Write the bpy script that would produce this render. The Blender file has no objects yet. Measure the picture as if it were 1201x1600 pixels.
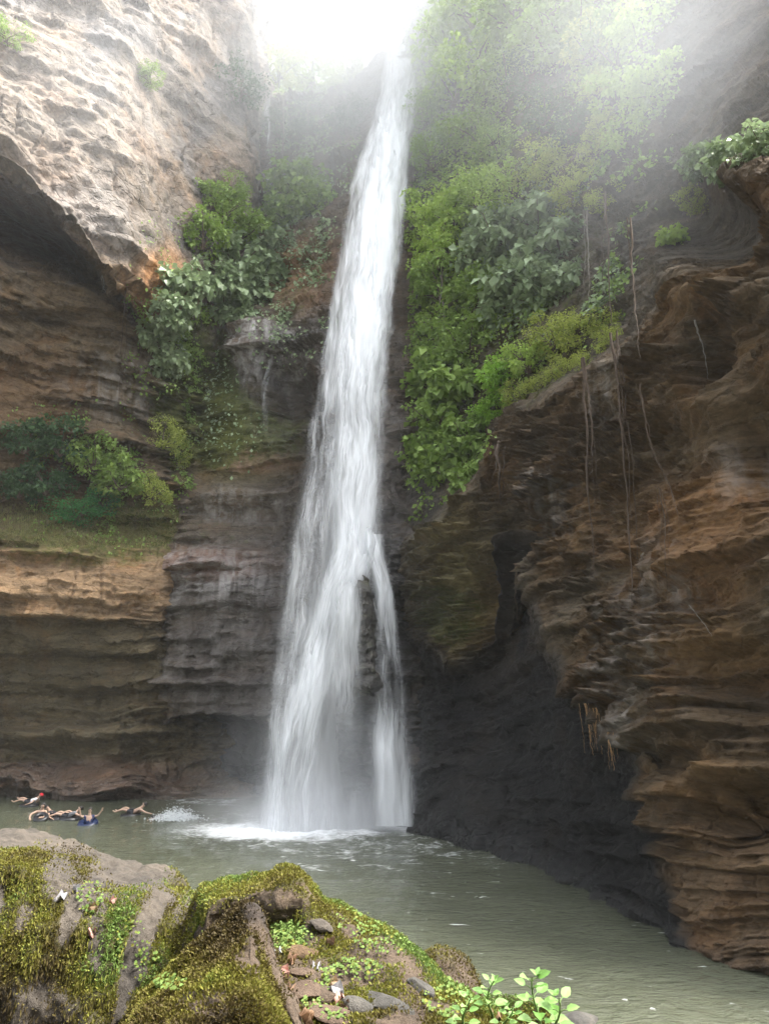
import bpy, bmesh, math, random
import numpy as np
from mathutils import Vector, Matrix, Quaternion
random.seed(7)
RNG = np.random.default_rng(11)
SC = bpy.context.scene
COL = SC.collection

# ------------------------------------------------------------------ camera
F = 1600*26/36.0                       # focal length in photograph pixels
PITCH = math.radians(15.7)
CP, SP = math.cos(PITCH), math.sin(PITCH)
CAMZ = 3.9
cam_data = bpy.data.cameras.new('camera')
cam = bpy.data.objects.new('camera', cam_data)
COL.objects.link(cam)
cam.location = (0, 0, CAMZ)
cam.rotation_euler = (math.pi/2 + PITCH, 0, 0)
cam_data.sensor_fit = 'VERTICAL'; cam_data.sensor_height = 36; cam_data.sensor_width = 27
cam_data.lens = 26
cam_data.clip_start = 0.05; cam_data.clip_end = 2000
SC.camera = cam

# ------------------------------------------------------------------ sky, sun, exposure
SUN_EL, SUN_AZ = math.radians(60), math.radians(97)     # azimuth from +Y towards +X
world = bpy.data.worlds.new('World'); SC.world = world
world.use_nodes = True
wt = world.node_tree
bg = wt.nodes['Background']
sky = wt.nodes.new('ShaderNodeTexSky'); sky.sky_type = 'NISHITA'; sky.sun_disc = False
sky.sun_elevation = SUN_EL; sky.sun_rotation = SUN_AZ
sky.air_density = 1.0; sky.dust_density = 3.0; sky.ozone_density = 1.0
bw = wt.nodes.new('ShaderNodeRGBToBW'); wmx = wt.nodes.new('ShaderNodeMixRGB')
wmx.inputs[0].default_value = 0.82
wt.links.new(sky.outputs[0], bw.inputs[0]); wt.links.new(sky.outputs[0], wmx.inputs[1]); wt.links.new(bw.outputs[0], wmx.inputs[2])
wt.links.new(wmx.outputs[0], bg.inputs[0])
bg.inputs[1].default_value = 0.15
sd = bpy.data.lights.new('sun', 'SUN'); sd.energy = 1.5; sd.angle = math.radians(14); sd.color = (1.0, 0.95, 0.86)
sun = bpy.data.objects.new('sun', sd); COL.objects.link(sun)
sv = Vector((math.sin(SUN_AZ)*math.cos(SUN_EL), math.cos(SUN_AZ)*math.cos(SUN_EL), math.sin(SUN_EL)))
sun.rotation_euler = (-sv).to_track_quat('-Z', 'Y').to_euler(); sun.location = sv*150
SC.view_settings.view_transform = 'Standard'; SC.view_settings.look = 'None'
SC.view_settings.exposure = 2.95; SC.view_settings.gamma = 1
SC.view_settings.use_curve_mapping = False
SC.render.engine = 'CYCLES'
cy = SC.cycles
cy.max_bounces = 7; cy.diffuse_bounces = 3; cy.glossy_bounces = 2; cy.transmission_bounces = 3
cy.volume_bounces = 1; cy.transparent_max_bounces = 24
cy.use_denoising = True
cy.sample_clamp_indirect = 6
cy.use_adaptive_sampling = True

# ------------------------------------------------------------------ picture <-> world
def at(px, py, Y):
    u, v = (px-600.5)/F, (800-py)/F
    fy = CP - v*SP
    t = Y/fy
    return (u*t, Y, CAMZ + t*(SP+v*CP))
def ground_y(py, z=0.0):
    v = (800-py)/F
    return (z-CAMZ)*(CP-v*SP)/(SP+v*CP)
def atg(px, py, z=0.0):
    return at(px, py, ground_y(py, z))
def project(P):
    x, y, z = P[..., 0], P[..., 1], P[..., 2]-CAMZ
    d = y*CP + z*SP; w = -y*SP + z*CP
    d = np.maximum(d, 0.01)
    return 600.5 + F*x/d, 800 - F*w/d
CAMP = Vector((0, 0, CAMZ))
def hit(px, py, objs):
    d = (Vector(at(px, py, 10.0))-CAMP).normalized()
    best = None
    for o in objs:
        ok, loc, nor, _ = o.ray_cast(CAMP, d)
        if ok and (best is None or (loc-CAMP).length < best[2]):
            if nor.dot(d) > 0: nor = -nor
            best = (loc.copy(), nor.copy(), (loc-CAMP).length)
    return best

# ------------------------------------------------------------------ numpy noise
_perm = np.random.default_rng(3).permutation(256).astype(np.int32)
_perm = np.concatenate([_perm, _perm, _perm])
_g = np.random.default_rng(4).normal(size=(256, 3)); _g /= np.linalg.norm(_g, axis=1)[:, None]
_g = _g.astype(np.float32)
def pn3(x, y, z):
    x, y, z = np.broadcast_arrays(np.asarray(x, np.float32), np.asarray(y, np.float32), np.asarray(z, np.float32))
    xi, yi, zi = np.floor(x), np.floor(y), np.floor(z)
    xf, yf, zf = x-xi, y-yi, z-zi
    xi, yi, zi = xi.astype(np.int32) & 255, yi.astype(np.int32) & 255, zi.astype(np.int32) & 255
    u, v, w = [f*f*f*(f*(f*6-15)+10) for f in (xf, yf, zf)]
    def g(i, j, k):
        h = _perm[_perm[_perm[(xi+i) & 255]+((yi+j) & 255)]+((zi+k) & 255)] & 255
        gr = _g[h]
        return gr[..., 0]*(xf-i)+gr[..., 1]*(yf-j)+gr[..., 2]*(zf-k)
    def L(a, b, t): return a+(b-a)*t
    return 1.6*L(L(L(g(0, 0, 0), g(1, 0, 0), u), L(g(0, 1, 0), g(1, 1, 0), u), v),
                 L(L(g(0, 0, 1), g(1, 0, 1), u), L(g(0, 1, 1), g(1, 1, 1), u), v), w)
def fbm(P, s, o=4, seed=0.0, rough=0.5):
    r = 0; a = 1.0
    for i in range(o):
        r = r + a*pn3(P[..., 0]*s+seed*7.3+i*11.1, P[..., 1]*s+seed*3.7+i*5.3, P[..., 2]*s-seed*2.9)
        s *= 2.03; a *= rough
    return r
def sstep(a, b, x):
    t = np.clip((x-a)/(b-a), 0, 1); return t*t*(3-2*t)
def blob(px, py, cx, cy, rx, ry, soft=0.5):
    d = np.sqrt(((px-cx)/rx)**2+((py-cy)/ry)**2)
    return 1-sstep(1-soft, 1+soft, d)

# ------------------------------------------------------------------ object helpers
def tag(o, label=None, cat=None, group=None, kind=None):
    if label: o['label'] = label
    if cat: o['category'] = cat
    if group: o['group'] = group
    if kind: o['kind'] = kind
    return o
def link(name, me, mat=None, parent=None, loc=None):
    o = bpy.data.objects.new(name, me); COL.objects.link(o)
    if mat is not None and me is not None and not me.materials: me.materials.append(mat)
    if parent is not None: o.parent = parent
    if loc is not None: o.location = loc
    return o
def empty(name, loc, rot=(0, 0, 0)):
    o = bpy.data.objects.new(name, None); COL.objects.link(o)
    o.location = loc; o.rotation_euler = rot; o.empty_display_size = 0.2
    return o
def mesh_np(name, V, faces, smooth=True):
    """V (n,3) ; faces (m,k) with one k"""
    V = np.ascontiguousarray(V, np.float32); faces = np.ascontiguousarray(faces, np.int32)
    me = bpy.data.meshes.new(name)
    m, k = faces.shape
    me.vertices.add(len(V)); me.vertices.foreach_set('co', V.ravel())
    me.loops.add(m*k); me.loops.foreach_set('vertex_index', faces.ravel())
    me.polygons.add(m)
    me.polygons.foreach_set('loop_start', np.arange(0, m*k, k, dtype=np.int32))
    me.polygons.foreach_set('use_smooth', np.full(m, smooth, bool))
    me.update(calc_edges=True)
    return me
def grid_faces(nr, nc):
    i = np.arange(nr*nc).reshape(nr, nc)
    return np.stack([i[:-1, :-1].ravel(), i[:-1, 1:].ravel(), i[1:, 1:].ravel(), i[1:, :-1].ravel()], 1)
def attr(me, name, arr, typ='FLOAT'):
    a = me.attributes.new(name, typ, 'POINT')
    if typ == 'FLOAT': a.data.foreach_set('value', np.ascontiguousarray(arr, np.float32).ravel())
    elif typ == 'FLOAT_VECTOR': a.data.foreach_set('vector', np.ascontiguousarray(arr, np.float32).ravel())
    else:
        c = np.ones((len(me.vertices), 4), np.float32); c[:, :3] = arr
        a.data.foreach_set('color', c.ravel())
def set_uv(me, UV):
    l = np.zeros(len(me.loops), np.int32); me.loops.foreach_get('vertex_index', l)
    lay = me.uv_layers.new(name='UVMap'); lay.data.foreach_set('uv', np.ascontiguousarray(UV[l], np.float32).ravel())

# ------------------------------------------------------------------ material helpers
class NT:
    def __init__(s, name):
        s.m = bpy.data.materials.new(name); s.m.use_nodes = True
        s.t = s.m.node_tree; s.t.nodes.clear()
        s.out = s.n('ShaderNodeOutputMaterial')
    def n(s, typ, **kw):
        nd = s.t.nodes.new(typ)
        for k, v in kw.items(): setattr(nd, k, v)
        return nd
    def put(s, sock, v):
        if v is None: return
        if hasattr(v, 'is_linked') or hasattr(v, 'links'): s.t.links.new(v, sock)
        elif isinstance(v, (tuple, list)) and len(v) == 3 and sock.type == 'RGBA': sock.default_value = (*v, 1)
        else: sock.default_value = v
    def attr(s, name, out='Fac'):
        return s.n('ShaderNodeAttribute', attribute_name=name).outputs[out]
    def math(s, op, a, b=None, c=None, clamp=False):
        nd = s.n('ShaderNodeMath', operation=op, use_clamp=clamp)
        s.put(nd.inputs[0], a); s.put(nd.inputs[1], b)
        if c is not None: s.put(nd.inputs[2], c)
        return nd.outputs[0]
    def vmul(s, v, k):
        nd = s.n('ShaderNodeVectorMath', operation='MULTIPLY'); s.put(nd.inputs[0], v); nd.inputs[1].default_value = k
        return nd.outputs[0]
    def vadd(s, v, k):
        nd = s.n('ShaderNodeVectorMath', operation='ADD'); s.put(nd.inputs[0], v); s.put(nd.inputs[1], k)
        return nd.outputs[0]
    def noise(s, vec, scale=1.0, detail=4, rough=0.55, dist=0.0, out='Fac'):
        nd = s.n('ShaderNodeTexNoise'); s.put(nd.inputs['Vector'], vec)
        nd.inputs['Scale'].default_value = scale; nd.inputs['Detail'].default_value = detail
        nd.inputs['Roughness'].default_value = rough; nd.inputs['Distortion'].default_value = dist
        return nd.outputs[out]
    def ramp(s, fac, stops, interp='LINEAR'):
        nd = s.n('ShaderNodeValToRGB'); r = nd.color_ramp; r.interpolation = interp
        while len(r.elements) < len(stops): r.elements.new(0.5)
        for e, (p, c) in zip(r.elements, stops):
            e.position = p; e.color = (*c, 1) if len(c) == 3 else c
        s.put(nd.inputs[0], fac); return nd.outputs[0]
    def rng(s, v, a, b, c=0.0, d=1.0):
        nd = s.n('ShaderNodeMapRange'); s.put(nd.inputs[0], v)
        for i, k in enumerate((a, b, c, d)): nd.inputs[1+i].default_value = k
        return nd.outputs[0]
    def mix(s, fac, a, b, blend='MIX'):
        nd = s.n('ShaderNodeMixRGB', blend_type=blend); s.put(nd.inputs[0], fac); s.put(nd.inputs[1], a); s.put(nd.inputs[2], b)
        return nd.outputs[0]
    def bump(s, h, strength=0.5, dist=0.1, normal=None):
        nd = s.n('ShaderNodeBump'); s.put(nd.inputs['Height'], h); nd.inputs['Strength'].default_value = strength
        nd.inputs['Distance'].default_value = dist
        if normal is not None: s.put(nd.inputs['Normal'], normal)
        return nd.outputs[0]
    def bsdf(s, color, rough=0.8, normal=None, spec=0.5, **kw):
        nd = s.n('ShaderNodeBsdfPrincipled'); s.put(nd.inputs['Base Color'], color); s.put(nd.inputs['Roughness'], rough)
        s.put(nd.inputs['Specular IOR Level'], spec)
        if normal is not None: s.put(nd.inputs['Normal'], normal)
        for k, v in kw.items(): s.put(nd.inputs[k], v)
        return nd.outputs[0]
    def mixs(s, fac, a, b):
        nd = s.n('ShaderNodeMixShader'); s.put(nd.inputs[0], fac); s.t.links.new(a, nd.inputs[1]); s.t.links.new(b, nd.inputs[2])
        return nd.outputs[0]
    def done(s, sh):
        s.t.links.new(sh, s.out.inputs['Surface']); return s.m
    def pos(s): return s.n('ShaderNodeNewGeometry').outputs['Position']

def plain(name, col, rough=0.7, var=0.15, scale=8.0, bump=0.2, spec=0.4):
    t = NT(name); p = t.n('ShaderNodeTexCoord').outputs['Object']
    nz = t.noise(p, scale, 5)
    c = t.mix(1.0, col, t.ramp(nz, [(0.25, (1-var,)*3), (0.75, (1+var,)*3)]), 'MULTIPLY')
    return t.done(t.bsdf(c, rough, t.bump(nz, bump, 0.02), spec))

def cliff_mat():
    t = NT('layered_rock')
    lam = t.attr('lam', 'Vector'); pos = t.pos()
    tint = t.attr('tint', 'Color')
    bands = t.noise(t.vmul(lam, (0.22, 0.22, 2.2)), 1, 7, 0.62)
    c = t.mix(1.0, tint, t.ramp(bands, [(0.28, (0.66, 0.65, 0.65)), (0.5, (0.97, 0.96, 0.95)), (0.62, (1.15, 1.1, 1.03)), (0.75, (0.88, 0.86, 0.83))]), 'MULTIPLY')
    fine = t.noise(t.vmul(lam, (0.9, 0.9, 15.0)), 1, 5, 0.65)
    c = t.mix(1.0, c, t.ramp(fine, [(0.3, (0.74, 0.73, 0.72)), (0.55, (1.03, 1.02, 1.01)), (0.7, (1.12, 1.1, 1.08))]), 'MULTIPLY')
    patch = t.noise(pos, 0.55, 6, 0.6, 0.6)
    c = t.mix(t.rng(patch, 0.52, 0.7, 0, 0.55), c, t.mix(1.0, c, (1.25, 0.95, 0.66), 'MULTIPLY'))
    grain = t.noise(t.vmul(pos, (1, 1, 1.6)), 5.0, 8, 0.75)
    c = t.mix(1.0, c, t.ramp(grain, [(0.3, (0.6,)*3), (0.7, (1.32,)*3)]), 'MULTIPLY')
    # pale mineral film running down wet faces
    streak = t.noise(t.vmul(pos, (2.2, 2.2, 0.16)), 1, 6, 0.6, 0.4)
    pale = t.math('MULTIPLY', t.attr('pale'), t.rng(streak, 0.42, 0.66))
    c = t.mix(pale, c, (0.42, 0.40, 0.38))
    dk = t.math('MULTIPLY', t.attr('wet'), t.rng(streak, 0.36, 0.6, 1, 0.75))
    c = t.mix(dk, c, t.mix(1.0, c, (0.34, 0.33, 0.34), 'MULTIPLY'))
    mn = t.noise(pos, 2.0, 7, 0.68)
    mo = t.rng(t.math('ADD', t.attr('moss'), t.math('MULTIPLY', mn, 0.9)), 0.78, 1.05)
    mcol = t.ramp(t.noise(pos, 6.0, 5, 0.7), [(0.3, (0.035, 0.05, 0.014)), (0.55, (0.09, 0.105, 0.025)), (0.75, (0.15, 0.15, 0.045))])
    c = t.mix(t.math('MULTIPLY', mo, 0.85), c, mcol)
    rough = t.math('SUBTRACT', 0.88, t.math('MULTIPLY', dk, 0.55))
    b1 = t.bump(bands, 0.3, 0.15)
    b2 = t.bump(fine, 0.7, 0.05, b1)
    hh = t.n('ShaderNodeSeparateXYZ'); t.put(hh.inputs[0], lam)
    wv = t.noise(pos, 0.7, 5, 0.65)
    for per, dist in ((0.42, 0.16), (0.15, 0.07)):
        fr = t.math('FRACT', t.math('ADD', t.math('MULTIPLY', hh.outputs[2], 1/per), t.math('MULTIPLY', wv, 2.2)))
        sw = t.math('MULTIPLY', t.math('POWER', t.math('SUBTRACT', 1.0, fr), 2.0), t.rng(t.noise(pos, 0.9/per**0.5, 3), 0.42, 0.6))
        b2 = t.bump(sw, 0.75, dist, b2)
    b3 = t.bump(grain, 0.8, 0.08, b2)
    vo = t.n('ShaderNodeTexVoronoi', feature='DISTANCE_TO_EDGE'); t.put(vo.inputs['Vector'], t.vadd(t.vmul(pos, (0.9, 0.9, 2.0)), t.vmul(t.noise(pos, 1.2, 4, out='Color'), (0.9, 0.9, 0.9))))
    vo.inputs['Scale'].default_value = 0.8
    b3 = t.bump(t.rng(vo.outputs['Distance'], 0.0, 0.05), 0.55, 0.12, b3)
    return t.done(t.bsdf(c, rough, b3, t.math('ADD', 0.12, t.math('MULTIPLY', dk, 0.6))))

# ------------------------------------------------------------------ cliffs: lofted from columns of knots, then eroded along their strata
def loft(cols, nr, nc):
    """cols: list of (K,3) arrays, same K. returns (nr,nc,3); rows bottom to top; density follows size as seen from the camera"""
    A = np.array(cols, float)                                    # C,K,3
    dist = np.linalg.norm(A-np.array([0, 0, CAMZ]), axis=2)
    sl = np.linalg.norm(np.diff(A, axis=1), axis=2)/dist[:, 1:]
    tk = np.concatenate([[0], np.cumsum(sl.mean(0)+1e-3)])
    cl = np.linalg.norm(np.diff(A, axis=0), axis=2)/dist[1:]
    tc = np.concatenate([[0], np.cumsum(cl.mean(1)+1e-3)])
    tr = np.linspace(0, tk[-1], nr); tcc = np.linspace(0, tc[-1], nc)
    B = np.zeros((len(cols), nr, 3))
    for i in range(len(cols)):
        for d in range(3): B[i, :, d] = np.interp(tr, tk, A[i, :, d])
    k = np.clip(np.searchsorted(tc, tcc, side='right')-1, 0, len(cols)-2)
    f = ((tcc-tc[k])/(tc[k+1]-tc[k]))
    f = (0.5*f+0.5*f*f*(3-2*f))[:, None, None]
    G = B[k]*(1-f)+B[k+1]*f                                      # nc,nr,3
    G = np.transpose(G, (1, 0, 2)).copy()
    for _ in range(6):
        G[1:-1] = 0.25*G[:-2]+0.5*G[1:-1]+0.25*G[2:]
        G[:, 1:-1] = 0.25*G[:, :-2]+0.5*G[:, 1:-1]+0.25*G[:, 2:]
    return G
def normals(G, toward):
    dr = np.gradient(G, axis=0); dc = np.gradient(G, axis=1)
    n = np.cross(dc, dr); n /= np.linalg.norm(n, axis=2)[..., None]+1e-9
    s = np.sign((n*(np.asarray(toward)-G)).sum(2)); 
    if s.mean() < 0: n = -n
    return n
def layer(h, lat, t, seed, lw=2.4):
    """plates whose lower rim juts out and whose face falls back under the next rim; rims come and go along the wall"""
    h = h/t
    h = h+0.45*pn3(h*0.5, seed*1.7, 0.5)
    k = np.floor(h); f = h-k
    v = pn3(lat[0]/(lw*t), lat[1]/(lw*t)+k*3.71+seed, k*7.13+seed*2.3)+0.5*pn3(lat[0]/(0.6*t), lat[1]/(0.6*t)+k*1.7, seed)+0.5*pn3(k*1.37+seed, 0.3, 0.7)
    v = np.clip(0.3+1.35*v, 0.0, 1.25)
    # joints break each plate into blocks
    al = (lat[0]*0.55+lat[1]*0.85)/(1.9*t)+3.1*pn3(k*2.17+seed, 0.7, 0.3)+0.35*pn3(lat[0]/t, lat[1]/t, k)
    blk = pn3(k*1.31+seed+0.37, np.floor(al)*1.73+0.41, 0.5)
    return v*((1-f)**2.2)*(0.75+0.25*sstep(0, 0.06, f))-0.2+0.42*blk*sstep(1.0, 0.85, f)
def erode(G, N, seed, amps=(0.75, 0.5, 0.3, 0.12), ts=(2.6, 0.85, 0.3, 0.11), warp=1.0, mass=0.8, dip=(0, 0), amod=None):
    P = G
    w = warp*(1.1*fbm(P, 0.09, 2, seed)+0.38*fbm(P, 0.33, 2, seed+4))
    h = P[..., 2]+w+dip[0]*P[..., 0]+dip[1]*P[..., 1]
    lat = (P[..., 0]+0.3*w, P[..., 1])
    d = mass*fbm(P, 0.14, 3, seed+9)
    L = 0
    for a, t in zip(amps, ts):
        L = L+a*t*layer(h, lat, t, seed+t*13)
    L = L*(0.45+0.9*sstep(-0.5, 0.6, fbm(P, 0.2, 3, seed+21)))
    if amod is not None: L = L*amod
        # steep joints and broken corners
    j = pn3(P[..., 0]*0.9+0.5*P[..., 1], P[..., 1]*0.5, P[..., 2]*0.22+seed)
    d = d-0.22*np.exp(-(j/0.06)**2)*sstep(0.0, 0.5, fbm(P, 0.3, 2, seed+6))
    d = d+L+0.10*np.abs(fbm(P*np.array([1, 1, 1.8]), 1.1, 3, seed+2))-0.04
    return d, np.stack([P[..., 0], P[..., 1], h], -1)
def column(px, knots):
    c = []
    for k in knots:
        if len(k) == 1: p = atg(px, k[0])
        else: p = at(px, k[0], k[1])
        if not c: c.append((p[0], p[1], -2.2))
        c.append(p)
    return np.array(c)
ROCK = cliff_mat()
def build_cliff(name, G, N, d, lam, tint, wet, moss, pale, label):
    V = G+N*d[..., None]
    nr, nc = d.shape
    me = mesh_np(name, V.reshape(-1, 3), grid_faces(nr, nc))
    attr(me, 'lam', lam.reshape(-1, 3), 'FLOAT_VECTOR')
    attr(me, 'tint', tint.reshape(-1, 3), 'FLOAT_COLOR')
    attr(me, 'wet', wet); attr(me, 'moss', moss); attr(me, 'pale', pale)
    o = link(name, me, ROCK)
    return tag(o, label, 'cliff', kind='structure')
def zones(px, py, base, lst):
    t = np.ones(px.shape+(3,))*np.array(base)
    for (col, m) in lst: t = t*(1-m[..., None])+np.array(col)*m[..., None]
    return t
# --- left cliff
LC = [
 (-420, [(1248,), (1195, 38), (1090, 38), (965, 33), (855, 33), (800, 35), (660, 32), (300, 25), (200, 28), (60, 20), (0, 20), (-80, 21), (-320, 22)]),
 (-160, [(1248,), (1195, 39), (1090, 39), (965, 35), (855, 35), (800, 37), (660, 34), (360, 29), (280, 32), (140, 25), (60, 25), (-40, 26), (-290, 27)]),
 (0,   [(1248,), (1195, 40), (1090, 40.6), (960, 36.6), (838, 36.6), (790, 39), (660, 36.2), (400, 31), (335, 35), (245, 28), (120, 28.5), (0, 29.5), (-260, 31)]),
 (90,  [(1249,), (1195, 40), (1090, 40.8), (962, 37), (846, 37), (798, 39.5), (655, 37), (430, 33), (385, 37), (325, 29.6), (150, 30), (0, 31), (-260, 32.5)]),
 (190, [(1250,), (1200, 40), (1090, 40.8), (970, 38.3), (866, 38.3), (820, 40), (670, 38), (485, 35), (466, 37), (450, 32.2), (200, 32.5), (0, 33.2), (-260, 34.5)]),
 (250, [(1250,), (1200, 40.6), (1090, 41), (975, 39.3), (880, 39.3), (840, 40.6), (680, 39), (560, 37.5), (535, 37.6), (500, 35.4), (220, 35), (0, 35), (-260, 36)]),
 (300, [(1249,), (1200, 42), (1090, 42), (980, 41.6), (890, 41.6), (850, 42), (690, 40.4), (600, 39.4), (520, 38.8), (430, 37.6), (230, 36.6), (0, 36.4), (-260, 37)]),
 (350, [(1247,), (1200, 44), (1090, 44), (980, 44), (890, 44), (850, 44), (700, 42.5), (600, 41.5), (500, 40.6), (390, 39.4), (230, 38), (0, 37.4), (-260, 38)]),
 (392, [(1246,), (1200, 46), (1090, 46), (980, 46), (890, 46), (850, 46), (700, 45), (600, 44), (500, 43), (350, 41.4), (220, 39.4), (0, 38.2), (-260, 38.6)]),
 (412, [(1243,), (1200, 50), (1090, 50), (980, 50), (890, 50), (850, 50), (700, 49), (600, 48), (500, 47), (350, 46), (220, 44.5), (0, 43.5), (-260, 43)]),
 (404, [(1240,), (1200, 56), (1090, 56), (980, 56), (890, 56), (850, 56), (700, 56), (600, 56), (500, 56), (350, 56), (220, 54), (0, 53), (-260, 52)]),
]
G = loft([column(p, k) for p, k in LC], 700, 400)
N = normals(G, (0, 10, 10))
px, py = project(G)
up = sstep(0.0, 60.0, (245+(px)*1.08)-py)*(py < 620)           # the smoother pale face above the slanting lip
am = 1-0.75*up+0.4*blob(px, py, 110, 540, 230, 130)
hz = 1-0.85*np.abs(N[..., 2])**1.5
d, lam = erode(G, N, 1.0, amps=(0.55, 0.95, 1.0, 0.8), ts=(2.0, 0.8, 0.42, 0.19), warp=0.7, amod=am)
d = d*hz
for (cx, cy_, rx, ry, a) in [(60, 1185, 150, 26, -1.0), (210, 1105, 120, 20, -0.8), (60, 1120, 110, 16, -0.6), (90, 1040, 170, 14, -0.5), (60, 985, 160, 14, -0.7), (250, 1180, 60, 40, -0.9), (130, 1150, 130, 10, 0.6), (70, 925, 150, 14, 0.35), (200, 905, 60, 20, 0.4), (100, 885, 120, 8, -0.3), (110, 590, 130, 12, -0.6), (60, 500, 120, 12, -0.6), (90, 545, 110, 10, 0.4), (150, 1225, 90, 26, 0.9)]:
    d = d+a*blob(px, py+10*pn3(px/60, 0.3, py/200), cx, cy_, rx, ry, 0.7)
lam[..., 2] = lam[..., 2]*(1-up)+up*0.8*(G[..., 1]*0.75+G[..., 2]*0.62)
# rills slanting down the pale upper face
q = G[..., 1]*0.75+G[..., 2]*0.62
d = d+up*(0.40*pn3(q*0.45, G[..., 0]*0.2, G[..., 2]*0.06)+0.16*pn3(q*1.3, 3.1, G[..., 2]*0.15+2)+0.12*np.abs(pn3(q*3.1, 1.1, G[..., 2]*0.3))+0.16*np.abs(fbm(G, 0.8, 4, 18)))
n4 = fbm(G, 0.25, 3, 31)
tint = zones(px, py, (0.135, 0.103, 0.068), [
  ((0.195, 0.172, 0.148), up*0.97), ((0.26, 0.205, 0.165), up*sstep(0.1, 0.5, n4)*0.5), ((0.165, 0.16, 0.158), up*sstep(0.05, 0.5, -n4)*0.7),
  ((0.27, 0.185, 0.11), blob(px, py, 120, 915, 260, 65, 0.3)), ((0.12, 0.096, 0.054), blob(px, py, 100, 1090, 300, 120, 0.25)),  # lip tinted lighter and warmer, as if lit from above
  ((0.36, 0.21, 0.11), blob(px, py, 250, 440, 50, 45)*0.8), ((0.22, 0.15, 0.10), blob(px, py, 140, 1215, 170, 32, 0.3)),
  ((0.2, 0.125, 0.07), blob(px, py, 60, 610, 90, 60)*0.6)])
wet = np.clip(blob(px, py, 100, 1235, 300, 45)*0.9+blob(px, py, 70, 350, 130, 90)*0.7+0.35*blob(px, py, 100, 1090, 300, 110), 0, 1)  # damp by the water; upper overhang recess darkened here as painted shade
moss = 0.55*blob(px, py, 150, 830, 200, 60)+0.2*blob(px, py, 150, 1060, 230, 130)+0.6*blob(px, py, 300, 620, 70, 160)
pale = 0.4*blob(px, py, 210, 600, 100, 60)+0.3*up*sstep(0, 0.4, fbm(G, 0.12, 2, 55))
left_cliff = build_cliff('left_cliff', G, N, d, lam, tint, wet, moss, pale, 'tall overhanging layered cliff left of the fall with pale streaked upper face')

# --- back cliff
BC = [
 (190, [(1246,), (1140, 45), (1125, 45), (865, 45), (850, 45), (765, 45), (750, 45), (650, 45), (560, 45), (480, 45), (330, 46), (210, 47), (190, 62)]),
 (258, [(1249,), (1150, 41.8), (1130, 40.3), (870, 39.8), (852, 41), (778, 40.8), (752, 41.8), (650, 41.3), (560, 41.4), (480, 42), (330, 43.5), (190, 45.5), (175, 62)]),
 (330, [(1250,), (1145, 41.8), (1124, 39.8), (862, 39.4), (848, 40.7), (765, 40.3), (745, 41.6), (648, 40.6), (540, 40.8), (480, 41.8), (330, 43.5), (165, 45.5), (150, 62)]),
 (400, [(1252,), (1150, 41.3), (1124, 39.5), (860, 39), (846, 40.2), (765, 40), (745, 41), (640, 39.8), (525, 39.6), (480, 41.2), (330, 43), (152, 45.5), (140, 62)]),
 (440, [(1256,), (1150, 40), (1110, 38.9), (860, 38.6), (846, 39.4), (765, 39.4), (745, 39.8), (640, 39.4), (525, 39.4), (480, 40.6), (330, 42.4), (148, 45.3), (138, 62)]),
 (470, [(1266,), (1150, 36.5), (1110, 36.3), (860, 36.6), (846, 37), (765, 37.4), (745, 37.8), (640, 38.3), (525, 38.9), (480, 39.4), (330, 41.2), (145, 44.6), (136, 62)]),
 (510, [(1278,), (1150, 33.3), (1110, 33.2), (860, 34), (846, 34.3), (765, 35), (745, 35.3), (640, 36.5), (525, 37.5), (480, 38.2), (330, 39.8), (142, 43.5), (134, 62)]),
 (560, [(1284,), (1150, 32.2), (1110, 32.2), (860, 33), (846, 33.2), (765, 34), (745, 34.3), (640, 35.4), (525, 36.6), (480, 37), (330, 38.6), (130, 42), (118, 62)]),
 (600, [(1287,), (1150, 32), (1110, 32), (860, 32.8), (846, 33), (765, 34), (745, 34.2), (640, 35.3), (525, 36.4), (480, 36.8), (330, 38.2), (92, 40.6), (88, 62)]),
 (650, [(1288,), (1150, 32), (1110, 32.2), (860, 33.2), (846, 33.4), (765, 34.4), (745, 34.6), (640, 35.6), (525, 36.6), (480, 37), (330, 38.3), (86, 40.6), (84, 62)]),
 (700, [(1290,), (1150, 33), (1110, 33.2), (860, 34.2), (846, 34.4), (765, 35.4), (745, 35.6), (640, 36.6), (525, 37.6), (480, 38), (330, 39.3), (80, 41.6), (78, 62)]),
 (790, [(1270,), (1150, 38), (1110, 38), (860, 39), (846, 39), (765, 39), (745, 40), (640, 40), (525, 41), (480, 41), (330, 42), (60, 44), (50, 62)]),
]
G = loft([column(p, k) for p, k in BC], 540, 290)
N = normals(G, (0, 10, 10))
px, py = project(G)
hz = 1-0.85*np.abs(N[..., 2])**1.5
d, lam = erode(G, N, 5.0, amps=(0.4, 0.7, 0.9, 0.8), ts=(2.0, 0.8, 0.38, 0.17), warp=0.35, mass=0.55)
d = d*hz
for (cx, cy_, rx, ry, a) in [(450, 618, 40, 40, -2.0), (400, 550, 45, 42, 1.3), (425, 700, 60, 40, -0.6), (390, 700, 40, 30, 0.5), (385, 960, 25, 28, -0.7), (345, 930, 22, 26, 0.4), (330, 1192, 90, 50, -2.2), (300, 1090, 60, 12, 0.4), (370, 1010, 70, 10, 0.35), (330, 1050, 80, 10, -0.4), (360, 800, 70, 12, -0.5)]:
    d = d+a*blob(px, py, cx, cy_, rx, ry, 0.7)
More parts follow.
